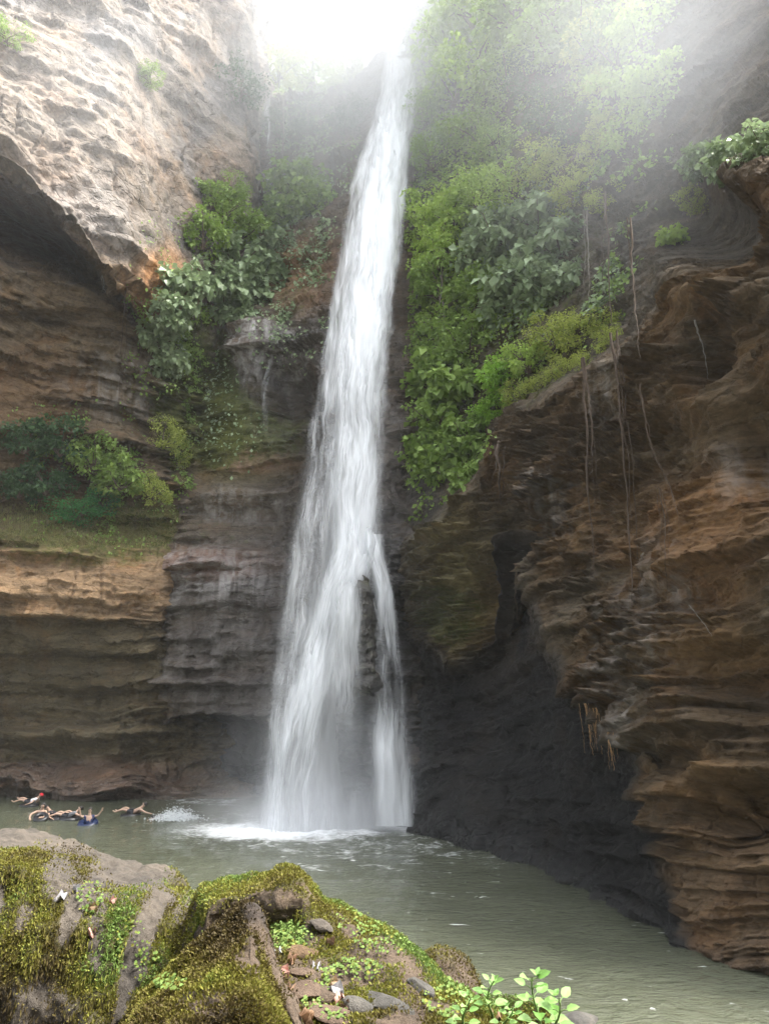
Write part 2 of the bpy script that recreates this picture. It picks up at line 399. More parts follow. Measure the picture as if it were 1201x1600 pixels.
tint = zones(px, py, (0.13, 0.105, 0.08), [((0.11, 0.09, 0.072), blob(px, py, 350, 1000, 130, 150, 0.3)), ((0.3, 0.19, 0.15), blob(px, py, 330, 880, 110, 25, 0.5)*0.6),
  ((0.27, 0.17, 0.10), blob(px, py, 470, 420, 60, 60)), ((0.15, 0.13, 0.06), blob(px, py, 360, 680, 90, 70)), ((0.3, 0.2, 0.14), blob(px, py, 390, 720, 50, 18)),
  ((0.07, 0.065, 0.06), blob(px, py, 560, 1050, 110, 300, 0.4)), ((0.03, 0.029, 0.027), blob(px, py, 335, 1195, 120, 55))])  # last blob paints the undercut recess near black for its shade
wet = np.clip(blob(px, py, 540, 900, 120, 500, 0.4)+0.75*blob(px, py, 400, 1020, 140, 200)+0.8*blob(px, py, 430, 600, 70, 80)+blob(px, py, 350, 1200, 200, 70), 0, 1)
moss = 0.7*blob(px, py, 330, 610, 50, 110)+0.55*blob(px, py, 380, 680, 90, 60)+0.4*blob(px, py, 440, 380, 90, 150)+0.3*blob(px, py, 300, 830, 120, 50)
pale = 0.6*blob(px, py, 350, 890, 130, 45)+0.3*blob(px, py, 330, 1010, 120, 120)+1.3*blob(px, py, 415, 555, 55, 42)+0.6*blob(px, py, 370, 790, 80, 25)
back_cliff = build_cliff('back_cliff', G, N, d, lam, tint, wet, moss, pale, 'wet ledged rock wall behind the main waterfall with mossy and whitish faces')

# --- right cliff
RC = [
 (596, [(1284,), (1200, 34.5), (1030, 35), (1000, 35), (930, 35), (880, 35.5), (850, 36), (840, 37), (600, 39), (300, 41), (150, 44), (140, 60)]),
 (632, [(1290,), (1200, 32.4), (1020, 33.6), (1000, 32.4), (930, 32.2), (880, 32.2), (845, 32.6), (832, 34), (600, 37), (300, 39.4), (112, 42), (96, 52)]),
 (655, [(1297,), (1200, 30.6), (1030, 32.6), (1002, 31), (930, 31), (880, 31.2), (830, 31.8), (820, 33.5), (600, 36), (300, 38.3), (0, 40), (-260, 42)]),
 (695, [(1308,), (1200, 29.2), (1062, 31.4), (1035, 29.6), (950, 29.6), (860, 30), (800, 30.6), (790, 32.5), (560, 35), (280, 37), (0, 38.5), (-260, 40)]),
 (740, [(1321,), (1220, 27.8), (1054, 30), (1028, 28.6), (940, 28.6), (830, 29), (760, 29.5), (745, 31.5), (520, 34), (260, 35.5), (0, 37), (-260, 38.5)]),
 (778, [(1333,), (1230, 26.6), (1030, 28.6), (1000, 27.6), (900, 27.8), (780, 28.2), (690, 28.5), (675, 31), (480, 32.5), (240, 34), (0, 35.5), (-260, 37)]),
 (806, [(1341,), (1240, 25.7), (930, 27.2), (850, 24.0), (790, 24.2), (710, 25), (642, 25.8), (627, 29.4), (460, 31.7), (240, 33.2), (0, 34.6), (-260, 36)]),
 (850, [(1352,), (1250, 24), (1008, 25.2), (970, 21.6), (850, 22.2), (720, 23.1), (615, 24), (600, 28), (430, 30), (220, 31.5), (0, 33), (-260, 34)]),
 (890, [(1372,), (1260, 22.2), (1100, 23.2), (1062, 20), (900, 20.7), (720, 21.9), (590, 22.8), (575, 27), (400, 28.5), (200, 30), (0, 31.5), (-260, 32.5)]),
 (930, [(1396,), (1280, 20.5), (1160, 21.2), (1122, 18.7), (930, 19.5), (730, 20.6), (560, 21.7), (542, 26), (380, 27), (190, 28.5), (0, 30), (-260, 31)]),
 (972, [(1420,), (1300, 18.9), (1215, 19.4), (1185, 17.3), (950, 18.4), (730, 19.6), (530, 20.8), (512, 25), (360, 26), (180, 27), (0, 28.5), (-260, 29.5)]),
 (1000, [(1442,), (1390, 16.6), (1290, 16.7), (1200, 16.3), (970, 17.4), (730, 18.6), (495, 19.8), (480, 24), (340, 25), (170, 26), (0, 27), (-260, 28)]),
 (1050, [(1482,), (1400, 14.9), (1320, 15.1), (1215, 15.2), (970, 16), (720, 17), (400, 18.2), (386, 22.5), (300, 23.5), (150, 24.5), (0, 25.5), (-260, 26.5)]),
 (1120, [(1512,), (1400, 13.9), (1320, 14), (1215, 14.2), (970, 14.8), (700, 15.5), (272, 16.5), (258, 20.5), (220, 21.5), (120, 22.5), (0, 23.5), (-260, 24.5)]),
 (1210, [(1533,), (1400, 13.1), (1320, 13.3), (1215, 13.2), (970, 13.4), (650, 13.7), (242, 14.6), (232, 18.5), (190, 19.5), (100, 20.5), (0, 21.5), (-260, 22.5)]),
 (1380, [(1560,), (1400, 12.0), (1320, 12), (1215, 12), (970, 12), (650, 12.4), (220, 13), (210, 16.5), (170, 17.5), (80, 18.5), (0, 19.5), (-260, 20.5)]),
 (1750, [(1590,), (1450, 11.5), (1340, 11.5), (1215, 11.2), (970, 11.2), (650, 11.6), (220, 12), (210, 15), (170, 16), (80, 17), (0, 18), (-260, 19)]),
]
G = loft([column(p, k) for p, k in RC], 1200, 480)
N = normals(G, (-15, 10, 8))
px, py = project(G)
edge_y = np.interp(px, [632, 695, 740, 778, 800, 850, 890, 930, 972, 1000, 1050, 1120, 1210], [845, 800, 760, 690, 642, 615, 590, 560, 530, 495, 400, 272, 242])
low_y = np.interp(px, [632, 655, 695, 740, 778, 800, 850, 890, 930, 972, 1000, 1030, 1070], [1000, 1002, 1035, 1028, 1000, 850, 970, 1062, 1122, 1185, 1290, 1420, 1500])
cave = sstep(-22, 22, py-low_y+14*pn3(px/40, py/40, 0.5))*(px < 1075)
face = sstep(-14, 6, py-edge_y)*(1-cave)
am = (1-0.45*cave)*(0.75+0.45*face)
hz = 1-0.85*np.abs(N[..., 2])**1.5
wl0 = np.interp(px, [600, 670, 850, 930, 1000, 1060, 1130, 1210], [1285, 1300, 1352, 1396, 1442, 1490, 1515, 1533])
d, lam = erode(G, N, 9.0, amps=(0.36, 1.0, 1.35, 1.0), ts=(1.7, 0.62, 0.26, 0.11), warp=0.8, mass=0.4, dip=(0.0, 0.19), amod=am)
d = d*hz
for (cx, cy_, rx, ry, a) in [(1095, 345, 60, 55, -2.4), (1090, 545, 30, 60, -1.5), (1190, 690, 50, 75, -1.9), (1160, 1065, 85, 50, -1.1), (1160, 1265, 85, 42, -1.2),
                              (1170, 1165, 90, 14, 0.25), (1030, 1190, 50, 25, -0.7), (1100, 1200, 120, 12, 0.3), (790, 830, 22, 60, -1.2), (1060, 930, 70, 25, -0.5), (1080, 620, 90, 35, 0.5), (1130, 460, 80, 22, 0.45),
                              (900, 640, 90, 22, -0.6), (1040, 730, 80, 18, -0.3), (740, 1250, 70, 60, 0.7)]:
    d = d+a*blob(px, py, cx, cy_, rx, ry, 0.7)
d = d+0.28*sstep(-60, -5, py-wl0)*np.clip(0.3+np.abs(fbm(G, 0.9, 3, 45)), 0, 1)+cave*0.25*np.abs(fbm(G, 0.5, 3, 46))
n4 = fbm(G, 0.35, 3, 41)
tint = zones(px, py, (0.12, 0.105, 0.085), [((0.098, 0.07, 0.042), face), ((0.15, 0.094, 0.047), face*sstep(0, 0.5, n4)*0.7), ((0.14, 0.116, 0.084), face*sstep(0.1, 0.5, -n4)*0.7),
  ((0.22, 0.125, 0.06), blob(px, py, 1080, 820, 120, 90, 0.6)*0.7), ((0.22, 0.19, 0.09), face*blob(px, py, 690, 920, 70, 130, 0.6)*0.7), ((0.017, 0.017, 0.017), cave), ((0.04, 0.033, 0.027), cave*sstep(1130, 980, py)*sstep(-0.3, 0.3, n4)),  # wet hollow painted near black, part of its shade put into the tint
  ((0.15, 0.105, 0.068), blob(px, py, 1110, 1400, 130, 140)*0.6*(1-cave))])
wl = np.interp(px, [600, 670, 850, 930, 1000, 1060, 1130, 1210], [1285, 1300, 1352, 1396, 1442, 1490, 1515, 1533])
wet = np.clip(cave*0.15+0.35*sstep(-45, -5, py-wl)+blob(px, py, 640, 700, 50, 400)*0.8, 0, 1)
moss = 0.5*face*blob(px, py, 690, 960, 60, 60)+0.45*(1-face)*(1-cave)*blob(px, py, 760, 450, 200, 380)
pale = 0.35*face*sstep(0.1, 0.6, fbm(G, 0.2, 3, 77))
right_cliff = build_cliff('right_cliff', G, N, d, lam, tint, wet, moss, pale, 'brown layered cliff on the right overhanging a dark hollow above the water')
CLIFFS = [left_cliff, back_cliff, right_cliff]
# ------------------------------------------------------------------ slope added behind and left of the viewer to block frontal skylight
def shade_slope():
    a = np.radians(np.linspace(-70, 82, 90)); h = np.linspace(0, 1, 40)
    A, H = np.meshgrid(a, h)
    R = 15+11*H+1.5*pn3(A*5, H*4, 0.3)
    X = -R*np.sin(A)*np.where(A > 0, 1.35, 0.75); Y = -R*np.cos(A)*0.9+6
    Z = -2.5+(24+12*sstep(-0.5, 0.3, A))*H**1.1+1.2*pn3(A*9, H*8, 1.7)
    me = mesh_np('shade_slope', np.stack([X, Y, Z], -1).reshape(-1, 3), grid_faces(*A.shape))
    tag(link('shade_slope', me, plain('shade_slope_scrub', (0.05, 0.06, 0.03), 0.9, 0.5, 0.8)), 'unseen green scrub slope added behind the viewer to block frontal skylight', 'shade_slope', kind='structure')
shade_slope()
#@@MARK_WATER
# ------------------------------------------------------------------ water of the pool
def pool():
    ys = 1/np.linspace(1/3.0, 1/52.0, 320); us = np.linspace(-1.0, 0.62, 320)
    Yg, Ug = np.meshgrid(ys, us, indexing='ij')
    X = np.where(Yg < 12, Ug*12, Ug*Yg*0.95)
    P = np.stack([X, Yg, np.zeros_like(X)], -1)
    r = np.hypot(X+1.6, Yg-29.5)
    z = 0.03*fbm(P*np.array([0.8, 1.6, 1]), 0.7, 4, 3)+0.018*fbm(P*np.array([1, 2.2, 1]), 2.4, 3, 8)
    z += 0.035*np.exp(-r/9)*np.sin(r*2.2+2*fbm(P, 0.2, 2, 5))*1.6+0.10*np.exp(-(r/5)**2)*fbm(P, 1.3, 3, 12)
    P[..., 2] = z
    me = mesh_np('pool_water', P.reshape(-1, 3), grid_faces(*X.shape))
    px, py = project(P)
    f = np.maximum(blob(px, py, 445, 1298, 150, 15, 0.95), blob(px, py, 620, 1291, 60, 8, 0.8))
    f = np.maximum(f, 0.42*blob(px, py, 500, 1290, 260, 24, 0.9)); f = np.maximum(f, 0.5*blob(px, py, 330, 1252, 90, 5, 0.8)); f = np.maximum(f, 0.42*blob(px, py, 600, 1300, 420, 90, 0.9)*(py < 1400)*0.9)
    attr(me, 'foam', f)
    t = NT('murky_water'); pos = t.pos()
    fo = t.attr('foam')
    ripple = t.noise(t.vmul(pos, (1.6, 3.2, 1)), 1.3, 6, 0.62, 0.5)
    rip2 = t.noise(t.vmul(pos, (4, 9, 1)), 1.5, 4, 0.6, 0.3)
    nrm = t.bump(rip2, 0.6, 0.06, t.bump(ripple, 0.6, 0.22))
    col = t.ramp(t.noise(pos, 0.25, 4), [(0.3, (0.058, 0.064, 0.042)), (0.7, (0.083, 0.09, 0.06))])
    wat = t.bsdf(col, 0.09, nrm, 0.5, IOR=1.33)
    fl = t.noise(t.vmul(pos, (0.9, 3.2, 1)), 1.5, 5, 0.6, 0.8)
    fm = t.rng(t.math('ADD', fo, t.math('ADD', t.math('MULTIPLY', t.noise(pos, 1.1, 6, 0.65), 0.9), t.math('MULTIPLY', t.math('SUBTRACT', t.noise(t.vmul(pos, (1, 1.6, 1)), 4.5, 5, 0.7), 0.5), 0.8))), 0.82, 1.35)
    fleck = t.rng(fl, 0.665, 0.74)  # white flecks mixed in as foam and as painted sparkle on the pool
    fm = t.math('MAXIMUM', fm, t.math('MULTIPLY', fleck, 0.6))
    foam = t.bsdf((0.82, 0.84, 0.85), 0.9, None, 0.2)
    o = link('pool_water', me, t.done(t.mixs(fm, wat, foam)))
    tag(o, 'murky green rippled pool at the foot of the waterfall', 'water', kind='structure')
    B = np.array([[-60, -30, -2.5], [60, -30, -2.5], [60, 70, -2.5], [-60, 70, -2.5]])
    o = link('pool_bed', mesh_np('pool_bed', B, np.array([[0, 1, 2, 3]])), plain('river_mud', (0.12, 0.1, 0.07)))
    tag(o, 'muddy brown bed under the pool water', 'ground', kind='structure')
pool()

# ------------------------------------------------------------------ waterfall
def water_mat(name, lo, hi, su=7.0, sv=0.22, soft=0.10, alpha=1.0):
    """white falling water: opaque where the streaks are dense, clear between them. UV: u metres across, v metres of fall"""
    t = NT(name)
    uv = t.n('ShaderNodeTexCoord').outputs['UV']
    w = t.noise(t.vmul(uv, (0.5, 0.25, 1)), 1, 3, out='Color')
    uvw = t.vadd(uv, t.vmul(w, (0.9, 1.5, 0)))
    a = t.noise(t.vmul(uvw, (su*0.22, sv, 1)), 1, 3, 0.5, 0.2)
    b = t.noise(t.vmul(uvw, (su, sv*1.6, 1)), 1, 5, 0.6, 0.15)
    c = t.noise(t.vmul(uvw, (su*3.2, sv*4, 1)), 1, 4, 0.6)
    e = t.math('ADD', t.math('MULTIPLY', a, 0.45), t.math('ADD', t.math('MULTIPLY', b, 0.32), t.math('MULTIPLY', c, 0.23)))
    den = t.attr('thick')
    m = t.math('ADD', e, t.math('SUBTRACT', den, 0.5))
    al = t.math('MULTIPLY', t.rng(m, lo, hi), t.attr('rim'))
    al = t.math('MULTIPLY', al, alpha, clamp=True)
    tr = t.n('ShaderNodeBsdfTransparent').outputs[0]
    df = t.n('ShaderNodeBsdfDiffuse'); df.inputs[0].default_value = (0.9, 0.92, 0.94, 1)
    tl = t.n('ShaderNodeBsdfTranslucent'); tl.inputs[0].default_value = (0.9, 0.92, 0.94, 1)
    nd = t.bump(e, 0.6, 0.3)
    t.put(df.inputs['Normal'], nd)
    return t.done(t.mixs(al, tr, t.mixs(0.4, df.outputs[0], tl.outputs[0])))
def sheet(name, rows, mat, parent, nr=260, nc=70, dens=None, soft=0.18, seed=0, bulge=0.5, fade=(0.0, 0.0), rough=0.12):
    """rows: (py, left px, right px, Y)"""
    R = np.array(rows, float)
    pys = np.linspace(R[0, 0], R[-1, 0], nr)
    sm = np.ones(13)/13.0
    def ip(c):
        v = np.interp(pys, R[:, 0], R[:, c]); vp = np.pad(v, 6, mode='edge'); vp[:6] = 2*v[0]-v[6:0:-1]; vp[-6:] = 2*v[-1]-v[-2:-8:-1]
        return np.convolve(vp, sm, 'valid')
    Lx, Rx, Yy = ip(1), ip(2), ip(3)
    s = np.linspace(0, 1, nc)
    V = np.zeros((nr, nc, 3))
    for i in range(nr):
        a, b = np.array(at(Lx[i], pys[i], Yy[i])), np.array(at(Rx[i], pys[i], Yy[i]))
        V[i] = a+(b-a)*s[:, None]
        V[i, :, 1] -= bulge*np.sin(np.pi*s)*min(1, i/30)
    wv = fbm(np.stack([V[..., 0]*1.6, V[..., 1]*0, V[..., 2]*0.22], -1), 1.0, 3, seed)
    V[..., 1] += rough*2*wv; V[..., 0] += rough*0.5*fbm(np.stack([V[..., 0]*0.3, V[..., 1]*0, V[..., 2]*0.5], -1), 1.0, 3, seed+5)
    me = mesh_np(name, V.reshape(-1, 3), grid_faces(nr, nc))
    mid = V[:, nc//2]
    ln = np.concatenate([[0], np.cumsum(np.linalg.norm(np.diff(mid, axis=0), axis=1))])
    wd = np.linalg.norm(V[:, -1]-V[:, 0], axis=1)
    wref = 0.5*wd+0.5*wd.mean()
    U = (s[None, :]-0.5)*wref[:, None]+seed*3.1
    set_uv(me, np.stack([U, np.repeat(ln[:, None], nc, 1)+seed*5], -1).reshape(-1, 2))
    px, py = project(V)
    ragged = 0.10*fbm(V*np.array([1, 0, 0.35]), 0.8, 3, seed+7)
    S = np.repeat(s[None, :], nr, 0)+ragged*0.6
    e = sstep(0, soft, S)*sstep(0, soft, 1-S)
    tt = np.linspace(0, 1, nr)[:, None]
    if fade[0] > 0: e = e*sstep(0, fade[0], tt)
    if fade[1] > 0: e = e*sstep(0, fade[1], 1-tt)
    attr(me, 'rim', e)
    dn = np.full(px.shape, 0.5)
    if dens is not None: dn = dens(px, py, np.repeat(s[None, :], nr, 0), tt)
    attr(me, 'thick', dn)
    return link(name, me, mat, parent)
FY = [(72, 43.5), (84, 41), (100, 39.6), (240, 37.6), (330, 36.6), (480, 35.2), (600, 34.0), (750, 32.7), (840, 31.8), (1000, 30.9), (1150, 30.3), (1300, 29.7)]
def fy_(py, off=0): return float(np.interp(py, [a for a, _ in FY], [b for _, b in FY]))+off
def rows(lst, off=0): return [(y, l, r, fy_(y, off)) for y, l, r in lst]
VEIL = water_mat('falling_water_veil', 0.40, 0.72, 6.0, 0.20)
CORE = water_mat('falling_water_core', 0.36, 0.60, 5.0, 0.16)
fall = empty('waterfall', atg(490, 1296))
tag(fall, 'tall white main waterfall plunging from the bright gap into the pool', 'waterfall', kind='structure')
fall_inv = Matrix.Translation(-Vector(fall.location))
def under(o):
    o.matrix_parent_inverse = fall_inv; return o
main = [(72, 600, 660), (90, 600, 656), (150, 590, 652), (240, 560, 643), (330, 535, 635), (420, 521, 626), (480, 513, 621), (600, 490, 611), (750, 471, 605), (840, 455, 601), (900, 445, 604), (1000, 430, 602), (1100, 418, 592), (1200, 408, 588), (1302, 398, 582)]
def d_main(px, py, s, t):
    d = 0.60-0.16*sstep(420, 800, py)
    d = d-0.12*sstep(880, 1050, py)*sstep(500, 560, px)
    d = d+0.10*(1-sstep(0.0, 0.25, s))*sstep(700, 900, py)
    return d+0.08*sstep(1230, 1300, py)-0.16*blob(px, py, 553, 1150, 38, 120, 0.6)
SPRAY = water_mat('drifting_spray', 0.22, 1.0, 1.6, 0.10)
spray = [(560, 488, 620), (750, 466, 612), (900, 440, 612), (1000, 420, 622), (1100, 406, 640), (1200, 394, 656), (1302, 376, 676)]
under(sheet('spray', rows(spray, 0.15), SPRAY, fall, 200, 60, lambda px, py, s, t: 0.40+0.26*sstep(650, 1150, py)-0.34*blob(px, py, 553, 1150, 38, 120, 0.6), 0.42, 9, 0.5, (0.3, 0.0)))
under(sheet('veil', rows(main, -0.25), VEIL, fall, 300, 90, d_main, 0.14, 1, 0.6))
core = [(72, 604, 654), (90, 604, 652), (240, 575, 640), (330, 552, 632), (480, 532, 616), (600, 515, 606), (750, 510, 602), (835, 515, 594), (880, 505, 582), (950, 482, 560), (1050, 455, 535), (1150, 430, 515), (1250, 415, 500), (1300, 408, 505)]
def d_core(px, py, s, t):
    return 0.62-0.10*sstep(420, 640, py)+0.10*blob(px, py, 560, 860, 50, 60)+0.0*s-0.10*sstep(1020, 1200, py)
under(sheet('stream', rows(core, -0.6), CORE, fall, 300, 60, d_core, 0.3, 2, 0.5))
left_s = [(600, 492, 540), (750, 474, 520), (840, 460, 505), (1000, 436, 480), (1150, 414, 462), (1300, 402, 470)]
under(sheet('stream', rows(left_s, -0.2), VEIL, fall, 200, 36, lambda px, py, s, t: 0.44+0*s+0.1*sstep(1000, 1250, py), 0.3, 3, 0.3, (0.25, 0.0)))
right_s = [(835, 560, 600), (880, 574, 606), (940, 582, 618), (1020, 584, 630), (1100, 580, 640), (1160, 577, 646), (1290, 574, 662)]
under(sheet('stream', rows(right_s, -0.7), VEIL, fall, 200, 40, lambda px, py, s, t: 0.62-0.12*sstep(930, 1020, py)+0.2*sstep(1090, 1180, py)*(1-sstep(0.4, 0.9, s)), 0.3, 4, 0.3))
front_veil = [(896, 536, 566), (930, 526, 566), (980, 518, 568), (1040, 510, 570), (1120, 504, 566), (1200, 500, 570)]
under(sheet('veil', rows(front_veil, -1.9), VEIL, fall, 120, 30, lambda px, py, s, t: 0.55+0*s, 0.4, 8, 0.15, (0.1, 0.5)))
arm = [(800, 540, 592), (850, 536, 598), (880, 530, 590), (930, 520, 560), (1000, 495, 545)]
under(sheet('stream', rows(arm, -1.0), CORE, fall, 160, 60, lambda px, py, s, t: 0.54+0*s, 0.4, 6, 0.15, (0.3, 0.5), 0.22))
hi2 = [(380, 618, 650), (480, 616, 652), (600, 612, 650), (700, 608, 640), (850, 602, 634), (1000, 600, 640)]
under(sheet('side_stream', rows(hi2, 0.6), VEIL, fall, 160, 30, lambda px, py, s, t: 0.34+0*s, 0.35, 7, 0.2, (0.05, 0.3)))


# ------------------------------------------------------------------ foreground: bank, mossy rocks
def rock_mat(name, base, dark, warm):
    t = NT(name); pos = t.pos()
    n1 = t.noise(pos, 3.0, 8, 0.65, 0.4)
    c = t.ramp(n1, [(0.3, dark), (0.5, base), (0.68, warm)])
    n2 = t.noise(pos, 26.0, 9, 0.78)
    c = t.mix(1.0, c, t.ramp(n2, [(0.3, (0.5,)*3), (0.7, (1.4,)*3)]), 'MULTIPLY')
    gr = t.attr('green')
    mm = t.rng(t.math('ADD', gr, t.math('MULTIPLY', t.noise(pos, 14.0, 6, 0.7), 0.8)), 0.75, 1.1)
    mc = t.ramp(t.noise(pos, 9.0, 5, 0.7), [(0.3, (0.03, 0.028, 0.012)), (0.55, (0.075, 0.065, 0.02)), (0.75, (0.12, 0.11, 0.03))])
    c = t.mix(mm, c, mc)
    return t.done(t.bsdf(c, 0.85, t.bump(n2, 0.9, 0.035, t.bump(n1, 0.5, 0.06)), 0.35))
GREY_ROCK = rock_mat('weathered_grey_rock', (0.092, 0.077, 0.062), (0.045, 0.039, 0.034), (0.125, 0.103, 0.08))
BROWN_ROCK = rock_mat('brown_rock', (0.092, 0.065, 0.044), (0.045, 0.034, 0.027), (0.13, 0.094, 0.064))
def moss_mat():
    t = NT('moss_leaflets')
    hue = t.attr('hue'); rnd = t.n('ShaderNodeNewGeometry').outputs['Random Per Island']
    h = t.math('ADD', hue, t.math('MULTIPLY', t.math('SUBTRACT', rnd, 0.5), 0.28))
    c = t.ramp(h, [(0.0, (0.035, 0.025, 0.012)), (0.22, (0.075, 0.055, 0.018)), (0.42, (0.13, 0.115, 0.022)), (0.58, (0.20, 0.20, 0.035)), (0.76, (0.10, 0.16, 0.035)), (1.0, (0.17, 0.25, 0.06))])
    a = t.bsdf(c, 0.7, None, 0.25)
    tl = t.n('ShaderNodeBsdfTranslucent'); t.put(tl.inputs[0], c)
    return t.done(t.mixs(0.3, a, tl.outputs[0]))
MOSS = moss_mat()
def surf(nm, cols, nr, nc, seed, amp=0.05, flute=0.0, facing=(0, -3, 8), sm=3):
    A = [np.array([at(px, py, Y) for py, Y in k]) for px, k in cols]
    G = loft(A, nr, nc)
    N = normals(G, facing)
    d = amp*(fbm(G, 1.6, 4, seed)+0.35*np.abs(fbm(G, 5.0, 3, seed+3))-0.2)+amp*0.25*fbm(G, 14, 3, seed+5)
    ft = pn3(G[..., 0]*5.5+0.8*pn3(G[..., 2]*2, seed, 0.2), seed, G[..., 2]*0.7)+0.6*pn3(G[..., 0]*13, seed+3, G[..., 2]*1.2)
    d = d+flute*ft*sstep(0.55, 0.1, np.abs(N[..., 2]))
    return G, N, d, ft
def moss_on(me, V, Fc, mask, hue, n, parent, name='moss', size=(0.006, 0.012), beard=0.25, seed=0, lift=0.006):
    r = np.random.default_rng(int(seed)+50)
    a, b, c, d = V[Fc[:, 0]], V[Fc[:, 1]], V[Fc[:, 2]], V[Fc[:, 3]]
    nrm = np.cross(c-a, d-b); ar = np.linalg.norm(nrm, axis=1)+1e-12; nrm = nrm/ar[:, None]
    cen = (a+b+c+d)/4
    flip = ((np.array([0, -2.0, 6.0])-cen)*nrm).sum(1) < 0
    nrm[flip] *= -1
    m = mask[Fc].mean(1); px, py = project(cen)
    w = ar*m*((py < 1690) & (px > -60) & (px < 1000))
    view = np.array([0, 0, CAMZ])-cen; dist = np.linalg.norm(view, axis=1)
    w = w*((nrm*view).sum(1)/dist > -0.25)/dist**1.0
    idx = r.choice(len(Fc), n, p=w/w.sum())
    s, q = r.random((n, 1)), r.random((n, 1))
    P = (a[idx]*(1-s)+b[idx]*s)*(1-q)+(d[idx]*(1-s)+c[idx]*s)*q
    nn = nrm[idx]; steep = 1-np.clip(nn[:, 2:3], 0, 1)
    isb = (r.random((n, 1)) < beard*steep*2)
    rd = r.normal(size=(n, 3)); rd /= np.linalg.norm(rd, axis=1)[:, None]
    dirn = np.where(isb, nn*0.35+np.array([0, 0, -1.0])+rd*0.3, nn*0.8+rd*0.8+np.array([0, 0, 0.25]))
    dirn /= np.linalg.norm(dirn, axis=1)[:, None]
    side = np.cross(dirn, r.normal(size=(n, 3))); side /= np.linalg.norm(side, axis=1)[:, None]+1e-9
    ln = r.uniform(size[0], size[1], (n, 1))*np.where(isb, r.uniform(1.2, 3.0, (n, 1)), 1.0)*2
    wd = ln*np.where(isb, 0.11, 0.34)
    P = P+nn*lift*r.random((n, 1))*2
    Q = np.stack([P, P+dirn*ln*0.5+side*wd, P+dirn*ln+np.where(isb, 0, 1)*nn*ln*0.1, P+dirn*ln*0.5-side*wd], 1)
    me2 = mesh_np(name, Q.reshape(-1, 3), np.arange(4*n).reshape(n, 4), False)
    hv = hue[Fc].mean(1)[idx]+np.where(isb[:, 0], -0.08, 0.0)
    attr(me2, 'hue', np.repeat(hv, 4))
    o = link(name, me2, MOSS, parent); o['kind'] = 'stuff'
    return o
def mossy(nm, label, cols, nr, nc, seed, mat, maskf, huef, n, **kw):
    ms = {k: kw.pop(k) for k in ('size', 'beard') if k in kw}
    G, N, d, ft = surf(nm, cols, nr, nc, seed, **kw)
    V = G+N*d[..., None]
    px, py = project(G)
    N2 = normals(V, (0, -3, 8))
    mask = np.clip(maskf(px, py, V, N2, ft), 0, 1); hue = huef(px, py, V, N2, ft)
    Fc = grid_faces(*d.shape); V = V.reshape(-1, 3)
    me = mesh_np(nm, V, Fc)
    attr(me, 'green', mask)
    o = link(nm, me, mat); tag(o, label, 'rock')
    if n: moss_on(me, V, Fc, mask.ravel(), hue.ravel(), n, o, seed=seed, **ms)
    return o
def col_(px, top, Yt, base=(3.6, 3.9), mid=(), back=0.7, low=1750):
    """front foot -> middle knots -> crest -> back foot"""
    return (px, [(low, base[0]), (1600, base[1])]+list(mid)+[(top, Yt), (top+45, Yt+back), (1560, Yt+back+0.25)])
L_ = []
for px, top, Yt, y1, y2, y3 in [(-420, 1300, 5.6, 1470, 1385, 1335), (-200, 1288, 5.6, 1460, 1370, 1325), (-60, 1284, 5.6, 1450, 1360, 1320), (30, 1287, 5.5, 1455, 1352, 1318), (75, 1295, 5.4, 1460, 1362, 1328), (130, 1311, 5.2, 1470, 1385, 1345),
                              (170, 1333, 5.05, 1480, 1405, 1365), (205, 1347, 4.95, 1490, 1415, 1378), (250, 1351, 4.85, 1500, 1430, 1388), (288, 1375, 4.7, 1510, 1445, 1408), (316, 1405, 4.55, 1525, 1470, 1435), (338, 1470, 4.4, 1560, 1520, 1490), (352, 1560, 4.3, 1590, 1580, 1570)]:
    top += 9 if px < 160 else 3; L_.append(col_(px, top, Yt, (3.75, 3.85), [(y1, 4.0), (y2, 4.18), (y3, 4.55)]))
L_[-1] = (352, [(1750, 4.1), (1640, 4.12), (1600, 4.14), (1590, 4.16), (1580, 4.18), (1575, 4.2), (1580, 4.3), (1600, 4.4)])
def lm(px, py, V, N, ft):
    top = np.interp(px, [-60, 75, 130, 205, 250, 316], [1284, 1296, 1311, 1347, 1351, 1405])
    n = fbm(V, 2.2, 4, 61)
    m = sstep(30, 95, py-top+26*n)*sstep(-0.3, 0.2, 0.9*n+1.2*ft+0.16+0.5*blob(px, py, 30, 1400, 60, 110)+0.6*blob(px, py, 285, 1450, 45, 75))*(1-0.55*blob(px, py, 40, 1600, 130, 70))
    m = m+0.8*blob(px, py, 60, 1350, 70, 25)+0.5*blob(px, py, 300, 1390, 40, 30)
    m = m*(1-0.95*blob(px, py, 95, 1365, 30, 42))*(1-0.8*blob(px, py, 150, 1470, 14, 60))*(1-0.5*blob(px, py, 60, 1590, 60, 60))
    return m
def lh(px, py, V, N, ft):
    n = fbm(V, 1.8, 3, 71)
    h = 0.46+0.36*n+0.2*blob(px, py, 200, 1480, 60, 90)+0.18*blob(px, py, 130, 1415, 30, 30)+0.1*ft
    return h-0.2*sstep(1470, 1600, py)*sstep(130, 40, px)-0.14*sstep(0.25, -0.4, ft)
left_rock = mossy('mossy_rock', 'wide grey topped rock with hanging green moss beards at lower left', L_, 210, 300, 2.0, GREY_ROCK, lm, lh, 130000, amp=0.06, flute=0.19, beard=0.42, size=(0.0035, 0.0075))

